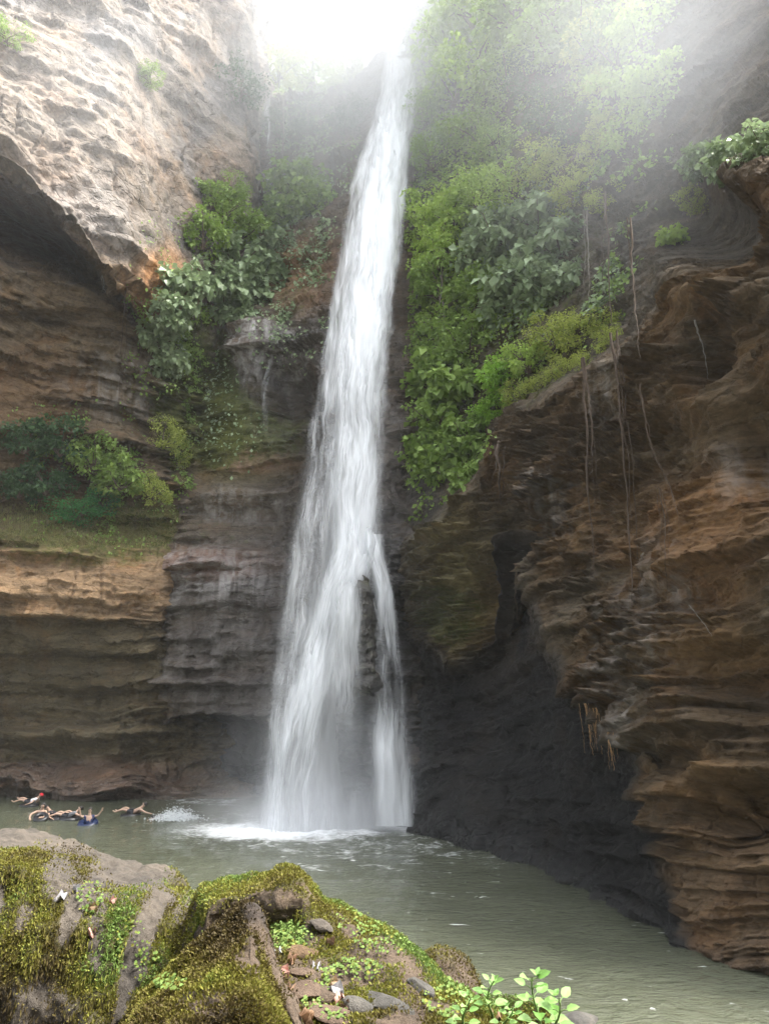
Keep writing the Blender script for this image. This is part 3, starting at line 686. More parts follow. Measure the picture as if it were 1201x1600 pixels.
B_ = []
for px, top, Yt, kn in [(262, 1500, 4.1, [(1590, 3.5), (1560, 3.7), (1530, 3.9)]), (300, 1440, 4.15, [(1530, 3.6), (1490, 3.8), (1465, 3.95)]), (320, 1388, 4.1, [(1470, 3.7), (1430, 3.72), (1408, 3.78)]), (350, 1381, 4.1, [(1462, 3.72), (1425, 3.7), (1402, 3.74)]), (392, 1376, 4.1, [(1458, 3.68), (1418, 3.66), (1397, 3.68)]),
                       (440, 1367, 4.1, [(1452, 3.62), (1408, 3.6), (1378, 3.64)]), (474, 1369, 4.05, [(1446, 3.6), (1404, 3.58), (1370, 3.66)]), (484, 1374, 4.0, [(1450, 3.5), (1425, 3.58), (1395, 3.72)]), (500, 1394, 3.98, [(1490, 3.35), (1450, 3.5), (1420, 3.68)]),
                       (545, 1414, 3.95, [(1520, 3.25), (1470, 3.45), (1438, 3.66)]), (600, 1452, 3.85, [(1540, 3.2), (1500, 3.35), (1474, 3.58)]), (640, 1484, 3.75, [(1560, 3.1), (1525, 3.28), (1502, 3.48)]), (690, 1532, 3.6, [(1590, 3.0), (1568, 3.15), (1548, 3.35)]),
                       (740, 1566, 3.45, [(1620, 2.9), (1600, 3.02), (1582, 3.2)]), (800, 1600, 3.3, [(1640, 2.85), (1625, 2.95), (1612, 3.1)]), (850, 1660, 3.1, [(1700, 2.8), (1685, 2.85), (1672, 2.95)])]:
    c = col_(px, top, Yt, (2.7, 2.9), kn, 0.5, 1800)
    c[1][1] = (max(1600, kn[0][0]+35), 2.9)
    B_.append(c)
def bm_(px, py, V, N, ft):
    n = fbm(V, 2.6, 4, 62); n2 = fbm(V, 6.0, 3, 64)
    m = sstep(-0.5, 0.1, n+0.6*n2+0.05)
    m = m*(1-0.95*blob(px, py, 432, 1415, 48, 26, 0.4))*(1-0.85*blob(px, py, 490, 1455, 20, 20))*(1-0.9*blob(px, py, 590, 1490, 55, 14))*(1-0.8*blob(px, py, 480, 1540, 40, 55))*(1-0.7*blob(px, py, 640, 1560, 30, 40))
    top = np.interp(px, [316, 392, 440, 476, 500, 545, 600, 640, 690, 740], [1390, 1369, 1358, 1361, 1394, 1414, 1452, 1484, 1532, 1566])
    return np.maximum(m, 1.1*(1-sstep(10, 26, py-top)))
def bh_(px, py, V, N, ft):
    n = fbm(V, 2.0, 3, 72)
    top = np.interp(px, [316, 392, 440, 476, 500, 545, 600, 640, 690, 740], [1390, 1369, 1358, 1361, 1394, 1414, 1452, 1484, 1532, 1566])
    h = 0.48+0.34*n+0.28*blob(px, py, 445, 1470, 45, 30)+0.2*sstep(40, 0, py-top)*sstep(485, 520, px)+0.08*sstep(40, 0, py-top)
    return h+0.15*blob(px, py, 560, 1530, 70, 40)
boulder = mossy('mossy_boulder', 'sloping boulder with flat moss capped block at its peak beside the pool', B_, 230, 330, 4.0, BROWN_ROCK, bm_, bh_, 110000, amp=0.05, flute=0.02, beard=0.12, size=(0.0033, 0.0068))
R_ = []
for px, top, Yt in [(150, 1680, 3.0), (185, 1625, 3.05), (215, 1578, 3.1), (255, 1535, 3.15), (300, 1493, 3.2), (345, 1450, 3.2), (378, 1418, 3.2), (392, 1414, 3.18), (403, 1430, 3.14), (420, 1478, 3.05), (440, 1540, 2.95), (465, 1598, 2.85), (490, 1650, 2.8)]:
    R_.append((px, [(1800, 2.35), (max(1700, top+30), 2.42), (top+0.62*(1700-top), 2.55), (top+0.3*(1700-top), 2.78), (top+12, Yt-0.12), (top, Yt), (top+40, Yt+0.3), (1700, Yt+0.5)]))
def rm_(px, py, V, N, ft):
    n = fbm(V, 3.0, 4, 63)
    edge = np.interp(px, [378, 392, 403, 420, 440, 465], [1418, 1414, 1430, 1478, 1540, 1598])
    bare = sstep(45, 15, np.abs(py-edge-10))*sstep(370, 395, px)
    return sstep(-0.5, 0.1, n+0.6*fbm(V, 7.0, 3, 69)+0.05)*(1-0.95*bare)*(1-0.8*blob(px, py, 330, 1585, 45, 30))
ridge = mossy('pointed_rock', 'pointed brown ridge rock with olive moss in front of boulder', R_, 190, 240, 6.0, BROWN_ROCK, rm_,
              lambda px, py, V, N, ft: 0.36+0.32*fbm(V, 2.4, 3, 73)+0.15*blob(px, py, 300, 1530, 60, 30)-0.1*sstep(1540, 1600, py), 110000, amp=0.05, flute=0.025, beard=0.3, size=(0.0033, 0.0068))
S_ = [(px, [(1640, 3.5), (1580, 3.55), (1545, 3.62), (top+8, 3.75), (top, 3.9), (top+20, 4.2), (1640, 4.3)]) for px, top in [(648, 1530), (660, 1502), (685, 1489), (705, 1491), (725, 1504), (740, 1524), (748, 1545)]]
small_rock = mossy('small_rock', 'small brown rounded rock at the water edge behind the boulder slope', S_, 60, 70, 8.0, BROWN_ROCK, lambda px, py, V, N, ft: 0.3+0.5*fbm(V, 4, 3, 66), lambda px, py, V, N, ft: 0.35+0.2*fbm(V, 4, 3, 67), 5000, amp=0.03, size=(0.0033, 0.0068))
FG = [left_rock, boulder, ridge, small_rock]
def bank():
    xs, ys = np.linspace(-9, 4, 90), np.linspace(-6, 8, 90)
    X, Y = np.meshgrid(xs, ys)
    e = np.minimum(5.4-Y-np.maximum(X+1.5, 0)*1.3, 99)
    Z = -1.6+3.2*sstep(-1.6, 2.4, e)+0.12*pn3(X*1.3, Y*1.3, 0.4)
    tag(link('bank', mesh_np('bank', np.stack([X, Y, Z], -1).reshape(-1, 3), grid_faces(*X.shape)), BROWN_ROCK), 'earth bank sloping under the mossy rocks to the pool', 'ground', kind='structure')
bank()

# loose stones and slabs lying on the boulder
def stone_mesh(name, r, seed, flat=0.5):
    bm = bmesh.new(); bmesh.ops.create_icosphere(bm, subdivisions=3, radius=1)
    rr = np.random.default_rng(seed)
    pl = rr.normal(size=(9, 3)); pl /= np.linalg.norm(pl, axis=1)[:, None]; of = rr.uniform(0.62, 0.9, 9)
    for v in bm.verts:
        p = np.array(v.co)
        for n, o in zip(pl, of):
            e = p@n-o
            if e > 0: p = p-n*e*0.9
        v.co = Vector(p*np.array(r)*np.array([1, 1, flat]))
    for f in bm.faces: f.smooth = False
    me = bpy.data.meshes.new(name); bm.to_mesh(me); bm.free(); me.materials.append(None)
    return me
dg = bpy.context.view_layer
dg.update()
ORANGE_STONE = rock_mat('ochre_stone', (0.13, 0.08, 0.04), (0.08, 0.05, 0.03), (0.17, 0.115, 0.065))
SLAB_STONE = rock_mat('dark_slab_stone', (0.09, 0.084, 0.075), (0.05, 0.047, 0.043), (0.14, 0.126, 0.105))
PINK_STONE = rock_mat('pinkish_stone', (0.12, 0.08, 0.055), (0.075, 0.05, 0.035), (0.16, 0.115, 0.08))
def put_stone(px, py, r, mat, label, seed, rz=0.0, flat=0.45, name='stone', tilt=0.2):
    h = hit(px, py, FG)
    if not h: return
    me = stone_mesh(name, r, seed, flat); me.materials[0] = mat
    o = link(name, me, loc=h[0]+h[1]*r[2]*0.15)
    q = Vector((0, 0, 1)).rotation_difference((h[1]+Vector((0, 0, 0.6))).normalized())
    o.rotation_mode = 'QUATERNION'; o.rotation_quaternion = q @ Quaternion((0, 0, 1), rz)
    tag(o, label, 'stone')
put_stone(468, 1492, (0.085, 0.06, 0.06), ORANGE_STONE, 'ochre flat stone wedged beside the pointed rock', 1, 0.5)
put_stone(470, 1522, (0.06, 0.035, 0.04), PINK_STONE, 'small pink brown stone just below the ochre flat stone', 2, 0.2)
put_stone(478, 1552, (0.07, 0.06, 0.05), PINK_STONE, 'reddish worn stone among dry leaves in the rock hollow', 3, 1.2)
put_stone(508, 1560, (0.06, 0.06, 0.06), BROWN_ROCK, 'brown mossy stone right of the reddish worn stone', 4, 0.8)
put_stone(596, 1574, (0.15, 0.05, 0.07), SLAB_STONE, 'long dark grey slab at the bottom of the boulder slope', 5, -0.7)
put_stone(556, 1575, (0.07, 0.05, 0.06), SLAB_STONE, 'short dark slab left of the long grey slab', 6, -0.5)
put_stone(500, 1450, (0.06, 0.05, 0.05), GREY_ROCK, 'bare grey stone set in moss below the capped block', 7, 0.3)
put_stone(655, 1545, (0.09, 0.04, 0.05), SLAB_STONE, 'narrow grey slab on the lower right of the boulder slope', 8, -0.9)
put_stone(520, 1590, (0.09, 0.06, 0.05), PINK_STONE, 'flat tan stone at the bottom edge below the dry leaves', 9, 0.2)
h0 = atg(905, 1594, 0.0)
me = stone_mesh('stone', (0.32, 0.25, 0.2), 15, 0.6); me.materials[0] = SLAB_STONE
tag(link('stone', me, loc=(h0[0], h0[1], 0.0)), 'wet dark stone breaking the water at the bottom edge', 'stone')

# ------------------------------------------------------------------ leaves and young plants in the foreground
def leaf_mat(name, col, col2, trans=0.35, rough=0.5, vein=True):
    t = NT(name); p = t.n('ShaderNodeTexCoord').outputs['Object']
    rnd = t.n('ShaderNodeObjectInfo').outputs['Random']
    c = t.mix(rnd, col, col2)
    nz = t.noise(p, 30, 4)
    c = t.mix(1.0, c, t.ramp(nz, [(0.3, (0.8,)*3), (0.7, (1.2,)*3)]), 'MULTIPLY')
    a = t.bsdf(c, rough, t.bump(nz, 0.3, 0.005), 0.4)
    tl = t.n('ShaderNodeBsdfTranslucent'); t.put(tl.inputs[0], c)
    return t.done(t.mixs(trans, a, tl.outputs[0]))
def leaf_mesh(name, L=1.0, W=0.62, fold=0.18, curl=0.25, n=7, seed=0):
    V, Fc = [], []
    r = np.random.default_rng(seed)
    cs = np.linspace(-1, 1, 7)
    for i in range(n+1):
        t = i/n
        w = W*0.5*(math.sin(math.pi*min(1, t**0.72))**0.85)*(1.0 if t < 0.97 else 0.3)+0.004
        for c in cs:
            x = w*c*(1+0.06*math.sin(t*25+c*3)); 
            V.append((x, t*L, fold*abs(x)*1.6-curl*t*t*L*0.6+0.02*math.sin(t*9+c*4)))
    V = np.array(V)
    return mesh_np(name, V, grid_faces(n+1, len(cs)))
def tube_mesh(name, paths, seg=6):
    V, Fc = [], []
    for pts, rad in paths:
        pts = np.array(pts, float); b = len(V)
        T = np.gradient(pts, axis=0); T /= np.linalg.norm(T, axis=1)[:, None]+1e-9
        ref = np.array([0.31, 0.85, 0.42])
        for p, tt, r in zip(pts, T, rad):
            s = np.cross(tt, ref); s /= np.linalg.norm(s)+1e-9; u = np.cross(tt, s)
            for k in range(seg):
                a = 2*math.pi*k/seg
                V.append(p+r*(math.cos(a)*s+math.sin(a)*u))
        for i in range(len(pts)-1):
            for k in range(seg):
                Fc.append((b+i*seg+k, b+i*seg+(k+1) % seg, b+(i+1)*seg+(k+1) % seg, b+(i+1)*seg+k))
    return mesh_np(name, np.array(V), np.array(Fc))
YOUNG = leaf_mat('young_leaf_green', (0.12, 0.25, 0.05), (0.26, 0.42, 0.13))
STEM = plain('green_stem', (0.12, 0.2, 0.05), 0.6)
LEAVES = [leaf_mesh('leaf', 1, 0.62, 0.2, c, seed=i) for i, c in enumerate((0.2, 0.4, 0.05))]
for m in LEAVES: m.materials.append(YOUNG)
def aim(o, d, up, s):
    """leaf: +Y along d, +Z near up"""
    d = d.normalized(); x = d.cross(up).normalized(); z = x.cross(d)
    o.matrix_local = Matrix.Translation(o.location) @ Matrix((x, d, z)).transposed().to_4x4() @ Matrix.Diagonal((s, s, s, 1))
def young_plant(base, top, nodes, size, label, seed, lean=(0, 0)):
    r = random.Random(seed)
    base = Vector(base); top = Vector(top)
    root = empty('young_plant', base); tag(root, label, 'plant')
    ax = top-base
    pts = [ax*t+Vector((0.02*math.sin(t*4+seed), 0.02*math.cos(t*3), 0)) for t in np.linspace(0, 1, 9)]
    br = [(pts, np.linspace(0.0055, 0.002, 9))]
    leaves = []
    for k in range(nodes):
        t = 0.3+0.7*(k+0.5)/nodes
        p = ax*t+Vector((0.02*math.sin(t*4+seed), 0.02*math.cos(t*3), 0))
        for sgn in (0, 1):
            a = k*1.35+sgn*math.pi+r.uniform(-0.4, 0.4)
            d = Vector((math.cos(a), math.sin(a)*0.8, 0.35+0.5*(t-0.5)))
            q = p+d.normalized()*size*0.45*(1.15-0.4*t)
            br.append(([p, (p+q)/2+Vector((0, 0, 0.004)), q], (0.002, 0.0017, 0.0014)))
            leaves.append((q, d, size*r.uniform(0.75, 1.15)*(1.1-0.35*t)))
    tp = ax
    for k in range(3):
        a = k*2.1+seed
        leaves.append((tp, Vector((math.cos(a), math.sin(a), 1.0)), size*0.45))
    link('stem', tube_mesh('stem', br), STEM, root)
    for q, d, s in leaves:
        o = link('leaf', LEAVES[r.randrange(3)], None, root, q)
        aim(o, d+Vector((0, -0.15, -0.1)), Vector((r.uniform(-0.3, 0.3), -0.55, 1)).normalized(), s)
young_plant(at(838, 1640, 2.75), at(838, 1524, 2.7), 6, 0.064, 'tallest young plant with broad pale green leaves by the water', 1)
young_plant(at(852, 1650, 2.6), at(866, 1556, 2.55), 4, 0.06, 'leafy young plant low in front of the tallest broad leaved one', 5)
young_plant(at(765, 1600, 3.2), at(772, 1530, 3.15), 5, 0.05, 'young plant of smaller leaves growing left of the tallest one', 2)
young_plant(at(735, 1630, 2.95), at(728, 1556, 2.95), 5, 0.045, 'thin stemmed bright seedling standing on the mossy boulder edge', 3)
young_plant(at(795, 1620, 3.0), at(790, 1572, 3.0), 4, 0.042, 'short seedling between the thin one and the tallest plant', 4)
# small clover-like creeping leaves in the moss
def creeping(px, py, rx, ry, n, parent, seed):
    r = random.Random(seed); V, Fc = [], []
    for _ in range(int(n*0.7)):
        a, q = r.uniform(0, 6.28), math.sqrt(r.random())
        h = hit(px+rx*q*math.cos(a), py+ry*q*math.sin(a), [parent])
        if not h: continue
        nn = (h[1]+Vector((r.uniform(-.6, .6), r.uniform(-.8, .2), r.uniform(0.1, .8)))).normalized()
        x = nn.orthogonal().normalized(); y = nn.cross(x); s = r.uniform(0.004, 0.0085); c = h[0]+h[1]*r.uniform(0.008, 0.03)
        b = len(V)
        for k in range(6): V.append(c+s*(math.cos(k*1.047)*x+math.sin(k*1.047)*y)+nn*(0.003 if k % 3 else 0))
        Fc.append((b, b+1, b+2, b+3)); Fc.append((b, b+3, b+4, b+5))
    if not V: return
    me = mesh_np('creeping_leaves', np.array(V), np.array(Fc), False)
    attr(me, 'hue', np.full(len(V), 0.8)+np.repeat(np.random.default_rng(seed).normal(size=len(V)//6)*0.08, 6))
    o = link('creeping_leaves', me, MOSS, parent); o['kind'] = 'stuff'
for a in [(140, 1405, 20, 26, 150, left_rock), (200, 1470, 30, 50, 110, left_rock), (230, 1510, 20, 30, 70, left_rock), (445, 1468, 45, 22, 420, boulder), (560, 1520, 40, 16, 200, boulder), (510, 1540, 14, 20, 90, boulder), (488, 1568, 16, 26, 90, boulder),
          (600, 1470, 50, 24, 220, boulder), (560, 1440, 45, 22, 120, boulder), (700, 1570, 40, 30, 200, boulder), (270, 1540, 24, 14, 120, ridge), (520, 1590, 30, 10, 100, boulder)]:
    creeping(*a, seed=int(a[0]))
# dry fallen leaves
DRY = [leaf_mat('dry_leaf_brown', (0.14, 0.085, 0.05), (0.22, 0.13, 0.075), 0.1, 0.8), leaf_mat('dry_leaf_tan', (0.25, 0.17, 0.10), (0.32, 0.23, 0.15), 0.15, 0.8), leaf_mat('dry_leaf_silver', (0.26, 0.25, 0.26), (0.34, 0.33, 0.33), 0.05, 0.6), leaf_mat('dry_leaf_pink', (0.30, 0.16, 0.13), (0.36, 0.2, 0.16), 0.1, 0.8)]
def fallen(px, py, L, kind, rz, label, seed, group=None, up=0.6):
    h = hit(px, py, FG)
    if not h: return
    me = leaf_mesh('fallen_leaf', L, L*0.45, 0.5, 0.5+0.3*(seed % 3), seed=seed); me.materials.append(DRY[kind])
    o = link('fallen_leaf', me, loc=h[0]+h[1]*0.012)
    q = Vector((0, 0, 1)).rotation_difference((h[1]*up+Vector((0, -0.3, 0.5))).normalized())
    o.rotation_mode = 'QUATERNION'; o.rotation_quaternion = q @ Quaternion((0, 0, 1), rz)
    tag(o, label, 'leaf', group)
fallen(152, 1424, 0.055, 1, 1.4, 'tan dry leaf standing out on the green front of the left rock', 1)
fallen(144, 1466, 0.07, 3, 0.1, 'long pinkish dead leaf hanging below the tan leaf on left rock', 2)
fallen(104, 1402, 0.06, 2, 2.2, 'crumpled silvery leaf stuck on the bare patch of left rock', 3)
fallen(118, 1396, 0.05, 2, 0.4, 'second silvery leaf right of the crumpled one on left rock', 4)
fallen(182, 1410, 0.045, 3, 1.9, 'small pinkish leaf in moss near the top of left rock', 5)
fallen(536, 1560, 0.075, 2, 0.9, 'largest whitish dead leaf in the hollow of the boulder', 6)
fallen(498, 1512, 0.055, 2, 2.5, 'whitish leaf scrap beside the ochre flat stone', 7)
fallen(518, 1482, 0.05, 0, 0.5, 'dark curled leaf on moss under the grey bare stone', 8)
fallen(440, 1490, 0.06, 2, 2.8, 'grey dead leaf by the edge of the pointed rock', 9)
for i, (x, y, k, lb) in enumerate([(452, 1508, 0, 'dark dry leaf left of the pink brown stone'), (448, 1530, 3, 'reddish dry leaf along the foot of the pointed rock'), (460, 1548, 0, 'dark dry leaf beside the reddish worn stone'),
    (488, 1575, 1, 'tan dry leaf below the reddish worn stone'), (466, 1580, 0, 'dark dry leaf lowest by the pointed rock'), (524, 1572, 3, 'reddish dry leaf right of the brown mossy stone'),
    (545, 1585, 0, 'dark dry leaf in front of the short dark slab'), (530, 1545, 1, 'tan dry leaf just above the largest whitish leaf'), (780, 1592, 0, 'brown fallen leaf under the young plants at the slope foot')]):
    fallen(x, y, 0.055 if x < 700 else 0.08, k, i*1.1, lb, 20+i)

# ------------------------------------------------------------------ shrubs, creepers, trees
def foliage_mat(name, cols, trans=0.35, rough=0.55):
    t = NT(name)
    rnd = t.n('ShaderNodeNewGeometry').outputs['Random Per Island']
    p = t.n('ShaderNodeTexCoord').outputs['Object']
    f = t.math('ADD', t.math('MULTIPLY', rnd, 0.55), t.math('MULTIPLY', t.noise(p, 1.7, 2), 0.5))
    c = t.ramp(f, [(0.1, cols[0]), (0.5, cols[1]), (0.9, cols[2])])
    a = t.bsdf(c, rough, None, 0.35)
    tl = t.n('ShaderNodeBsdfTranslucent'); t.put(tl.inputs[0], c)
    return t.done(t.mixs(trans, a, tl.outputs[0]))
FOL = {
 'light': foliage_mat('light_green_leaves', [(0.22, 0.32, 0.06), (0.34, 0.47, 0.10), (0.46, 0.58, 0.15)], 0.45),
 'yellow': foliage_mat('yellow_green_leaves', [(0.23, 0.28, 0.055), (0.36, 0.42, 0.09), (0.48, 0.52, 0.14)], 0.45),
 'mid': foliage_mat('mid_green_leaves', [(0.13, 0.2, 0.045), (0.21, 0.31, 0.07), (0.29, 0.4, 0.1)]),
 'grey': foliage_mat('grey_green_leaves', [(0.15, 0.21, 0.10), (0.23, 0.30, 0.155), (0.31, 0.39, 0.22)], 0.25, 0.4),
 'dark': foliage_mat('dark_green_leaves', [(0.035, 0.07, 0.03), (0.06, 0.115, 0.045), (0.095, 0.165, 0.065)], 0.25),
 'vivid': foliage_mat('vivid_green_leaves', [(0.05, 0.15, 0.05), (0.08, 0.24, 0.08), (0.12, 0.32, 0.1)], 0.4),
 'bright': foliage_mat('bright_green_leaves', [(0.15, 0.27, 0.04), (0.25, 0.43, 0.06), (0.35, 0.55, 0.09)], 0.5)}
BARK = plain('bark', (0.12, 0.09, 0.07), 0.9, 0.3, 6)
def crown_mesh(name, seed, nclump=34, per=60, leaf=0.085, flat=0.8, drop=0.25, aspect=0.42):
    r = np.random.default_rng(seed)
    C = r.normal(size=(nclump, 3)); C /= np.linalg.norm(C, axis=1)[:, None]
    C *= (r.uniform(0.25, 1.0, (nclump, 1))**0.6)*np.array([1, 1, flat])
    cs = r.uniform(0.16, 0.36, nclump)
    n = nclump*per
    ci = np.repeat(np.arange(nclump), per)
    D = r.normal(size=(n, 3)); D /= np.linalg.norm(D, axis=1)[:, None]
    P = C[ci]+D*cs[ci][:, None]*(r.uniform(0.2, 1, (n, 1))**0.5)*np.array([1, 1, 0.75])
    d = D*0.8+r.normal(size=(n, 3))*0.5+np.array([0, 0, -drop]); d /= np.linalg.norm(d, axis=1)[:, None]
    s = np.cross(d, np.array([0, 0, 1.0])+r.normal(size=(n, 3))*0.5); s /= np.linalg.norm(s, axis=1)[:, None]
    L = leaf*r.uniform(0.45, 1.6, (n, 1))*r.uniform(0.7, 1.35, (nclump, 1))[ci]; W = L*aspect
    up = np.cross(s, d)
    Q = np.stack([P, P+d*L*0.5+s*W+up*W*0.25, P+d*L-np.array([0, 0, 1])*L*0.15, P+d*L*0.5-s*W+up*W*0.25], 1)
    i = np.arange(n)*4
    Fc = np.concatenate([np.stack([i, i+1, i+2], 1), np.stack([i, i+2, i+3], 1)])
    me = mesh_np(name, Q.reshape(-1, 3), Fc, False)
    br = []
    for k in range(0, nclump, 3):
        a = np.array([0, 0, -0.75*flat]); b = C[k]
        br.append(([a, a*0.5+b*0.35+r.normal(size=3)*0.06, b, b*1.25+np.array([0, 0, -0.05])], (0.035, 0.022, 0.012, 0.004)))
    return me, tube_mesh('stem', br, 5)
KINDS = {k: [crown_mesh('crown', 100+i*7+j, *a) for j in range(3)] for i, (k, a) in enumerate({
  'loose': (30, 60, 0.11, 0.85, 0.2, 0.34), 'broad': (34, 26, 0.21, 0.75, 0.5, 0.46), 'fine': (44, 80, 0.06, 0.8, 0.1, 0.4)}.items())}
_mc = {}
def crown_copy(kind, j, fol):
    key = (kind, j, fol)
    if key not in _mc:
        c, s = KINDS[kind][j]
        c2 = c.copy(); c2.materials.clear(); c2.materials.append(FOL[fol]); c2.name = 'crown'
        s2 = s if s.materials else s
        if not s.materials: s.materials.append(BARK)
        _mc[key] = (c2, s2)
    return _mc[key]
_seed = [0]
def shrub(px, py, rpx, fol, kind, label, group=None, cat='shrub', out=0.35, sz=1.0, objs=None, name='shrub'):
    h = hit(px, py, objs or CLIFFS)
    if not h: return
    _seed[0] += 1; r = random.Random(_seed[0])
    R = rpx/F*h[2]
    c = h[0]+h[1]*R*out
    root = empty(name, c-Vector((0, 0, R*0.55)), (0, 0, r.uniform(0, 6.28)))
    root.scale = (R, R, R*sz)
    tag(root, label, cat, group)
    cm, sm = crown_copy(kind, r.randrange(3), fol)
    link('crown', cm, None, root, (0, 0, 0.55)); link('stem', sm, None, root, (0, 0, 0.55))
    return root
def cluster(pts, fol, kind, label, group, **kw):
    for i, p in enumerate(pts): shrub(p[0], p[1], p[2], fol, kind, label if isinstance(label, str) else label[i], group, **kw)
# right wall
cluster([(668, 330, 44), (690, 385, 42), (715, 345, 44)], 'light', 'loose', ['upper light green shrub touching the right edge of the fall', 'light green shrub just below the one touching the fall', 'light green shrub half a crown right of the fall edge'], 'light shrubs right of the fall')
cluster([(750, 300, 50), (795, 295, 45)], 'light', 'fine', ['fine leaved shrub between the light shrubs and the grey creepers', 'fine leaved shrub just above the uppermost grey creeper clump'], 'fine shrubs mid right wall')
cluster([(838, 262, 44), (880, 250, 40), (905, 285, 34)], 'yellow', 'fine', ['leftmost yellowish shrub above the grey creeper clumps', 'topmost yellowish shrub above the grey creeper clumps', 'yellowish shrub beside the hanging roots at the upper right'], 'yellowish shrubs on right wall')
cluster([(905, 505, 42), (940, 500, 32), (868, 520, 45)], 'yellow', 'fine', ['yellow green shrub on the overhang lip directly under the grey creepers', 'yellow green shrub farthest right on the overhang lip below the roots', 'yellow green shrub on the lip next to the bright corner shrub'], 'shrubs along the overhang lip')
cluster([(815, 618, 30), (850, 600, 30), (885, 582, 28), (922, 562, 26), (955, 535, 26)], 'yellow', 'fine', ['fringe shrub on the overhang rim nearest the brightest shrub', 'second fringe shrub on the overhang rim from the bright shrub', 'middle fringe shrub on the overhang rim', 'fringe shrub on the rim beside the thick hanging root', 'fringe shrub on the rim beside the longest hanging root'], 'fringe shrubs on the overhang rim', out=0.2)
shrub(790, 585, 50, 'bright', 'loose', 'brightest green shrub hanging over the corner of the right overhang')
shrub(765, 640, 34, 'bright', 'loose', 'small bright shrub just below the brightest one on the right')
shrub(830, 555, 40, 'light', 'loose', 'light shrub between the brightest one and the yellow lip shrubs')
cluster([(700, 440, 50), (745, 460, 48), (690, 520, 46), (730, 540, 48), (775, 510, 45)], 'mid', 'loose', ['leafy shrub directly under the light shrubs by the fall', 'leafy shrub between the fall side one and the grey creepers', 'leafy shrub over the dark side stream of the fall', 'leafy shrub in the centre of the green slope', 'leafy shrub just left above the brightest shrub'], 'mid green shrubs right of the fall')
cluster([(680, 600, 44), (720, 610, 46), (690, 665, 44), (728, 680, 42), (700, 730, 40), (670, 700, 34), (735, 745, 34)], 'mid', 'broad', ['broad leaved shrub highest on the low slope nearest the fall', 'broad leaved shrub below the centre leafy shrub', 'broad leaved shrub halfway down the low slope by the fall', 'broad leaved shrub left of the small bright shrub', 'broad leaved shrub lowest on the slope nearest the fall', 'small broad leaved shrub half hidden by the side stream', 'broad leaved shrub lowest on the slope above the cleft'], 'low shrubs above the promontory')
cluster([(790, 370, 48), (835, 345, 45), (870, 385, 48), (815, 420, 50), (855, 445, 45), (895, 430, 36), (795, 470, 44), (770, 410, 40)], 'grey', 'broad', ['top left grey green creeper clump under the fine leaved shrubs', 'top middle grey green creeper clump of the right wall', 'top right grey green creeper clump beside the straight root', 'grey green creeper clump in the centre of the patch', 'grey green creeper clump lower right of the patch centre', 'small grey green creeper clump above the yellow lip shrubs', 'lowest grey green creeper clump above the bright shrub', 'leftmost grey green creeper clump meeting the leafy shrubs'], 'grey green clumps on right wall', cat='creeper', name='creeper_clump')
cluster([(712, 60, 50), (750, 95, 50), (708, 140, 40), (750, 30, 55)], 'light', 'loose', ['misty pale bush beside the leaning tree at the gap', 'misty pale bush farther right below the picture edge', 'misty pale bush lowest under the gap foliage', 'misty pale bush touching the top edge right of the gap'], 'misty foliage right of the gap', cat='bush', name='bush')
cluster([(820, 40, 55), (870, 70, 55), (920, 40, 60), (800, 110, 45), (965, 70, 45)], 'mid', 'loose', ['dim bush at the top edge nearest the pale misty bushes', 'dim bush in the middle of the upper right mist', 'dim bush at the top edge above the yellowish single bush', 'dim bush lowest of those in the upper right mist', 'dim bush farthest right in the upper mist'], 'dim bushes at upper right', cat='bush', name='bush')
cluster([(975, 140, 48), (1000, 60, 45), (1030, 120, 40), (985, 210, 36)], 'light', 'loose', ['hazy pale bush right of the dim bushes', 'hazy pale bush at the top edge farthest right', 'hazy pale bush farthest right below the top edge', 'hazy pale bush right of the trailing string'], 'hazy pale bushes at upper right', cat='bush', name='bush')
shrub(935, 60, 36, 'yellow', 'loose', 'single yellowish bush glowing in the mist at upper right')
cluster([(720, 215, 45), (690, 240, 40), (760, 190, 45), (770, 240, 40), (665, 190, 34)], 'mid', 'fine', ['soft green shrub above the fine leaved shrub pair', 'soft green shrub beside the fall above the light shrubs', 'soft green shrub below the lowest dim bush', 'soft green shrub right above the yellowish shrubs', 'small soft green shrub closest to the fall under the misty bushes'], 'soft shrubs below misty tops')
cluster([(940, 150, 28), (945, 195, 28), (938, 240, 30), (950, 300, 28)], 'yellow', 'fine', ['topmost shrub of the trailing string on the right wall', 'second shrub from the top of the trailing string', 'third shrub from the top of the trailing string', 'lowest shrub of the trailing string by the upper root'], 'trailing string of shrubs')
cluster([(850, 180, 40), (890, 210, 36), (830, 130, 40)], 'dark', 'fine', ['dark shrub left of the trailing string', 'dark shrub close behind the second trailing shrub', 'dark shrub farthest left under the dim bushes'], 'dark shrubs on right wall')
cluster([(1105, 248, 26), (1150, 240, 32), (1195, 238, 34)], 'grey', 'broad', ['leftmost grey green plant on the near cliff lip', 'middle grey green plant on the near cliff lip', 'grey green plant at the picture edge on the near cliff lip'], 'plants on the near cliff lip')
shrub(1048, 372, 22, 'light', 'broad', 'pale leafy plant at the left edge of the near cliff hollow')
shrub(1085, 300, 24, 'yellow', 'fine', 'dry yellowish plant below the lip plants of the near cliff')
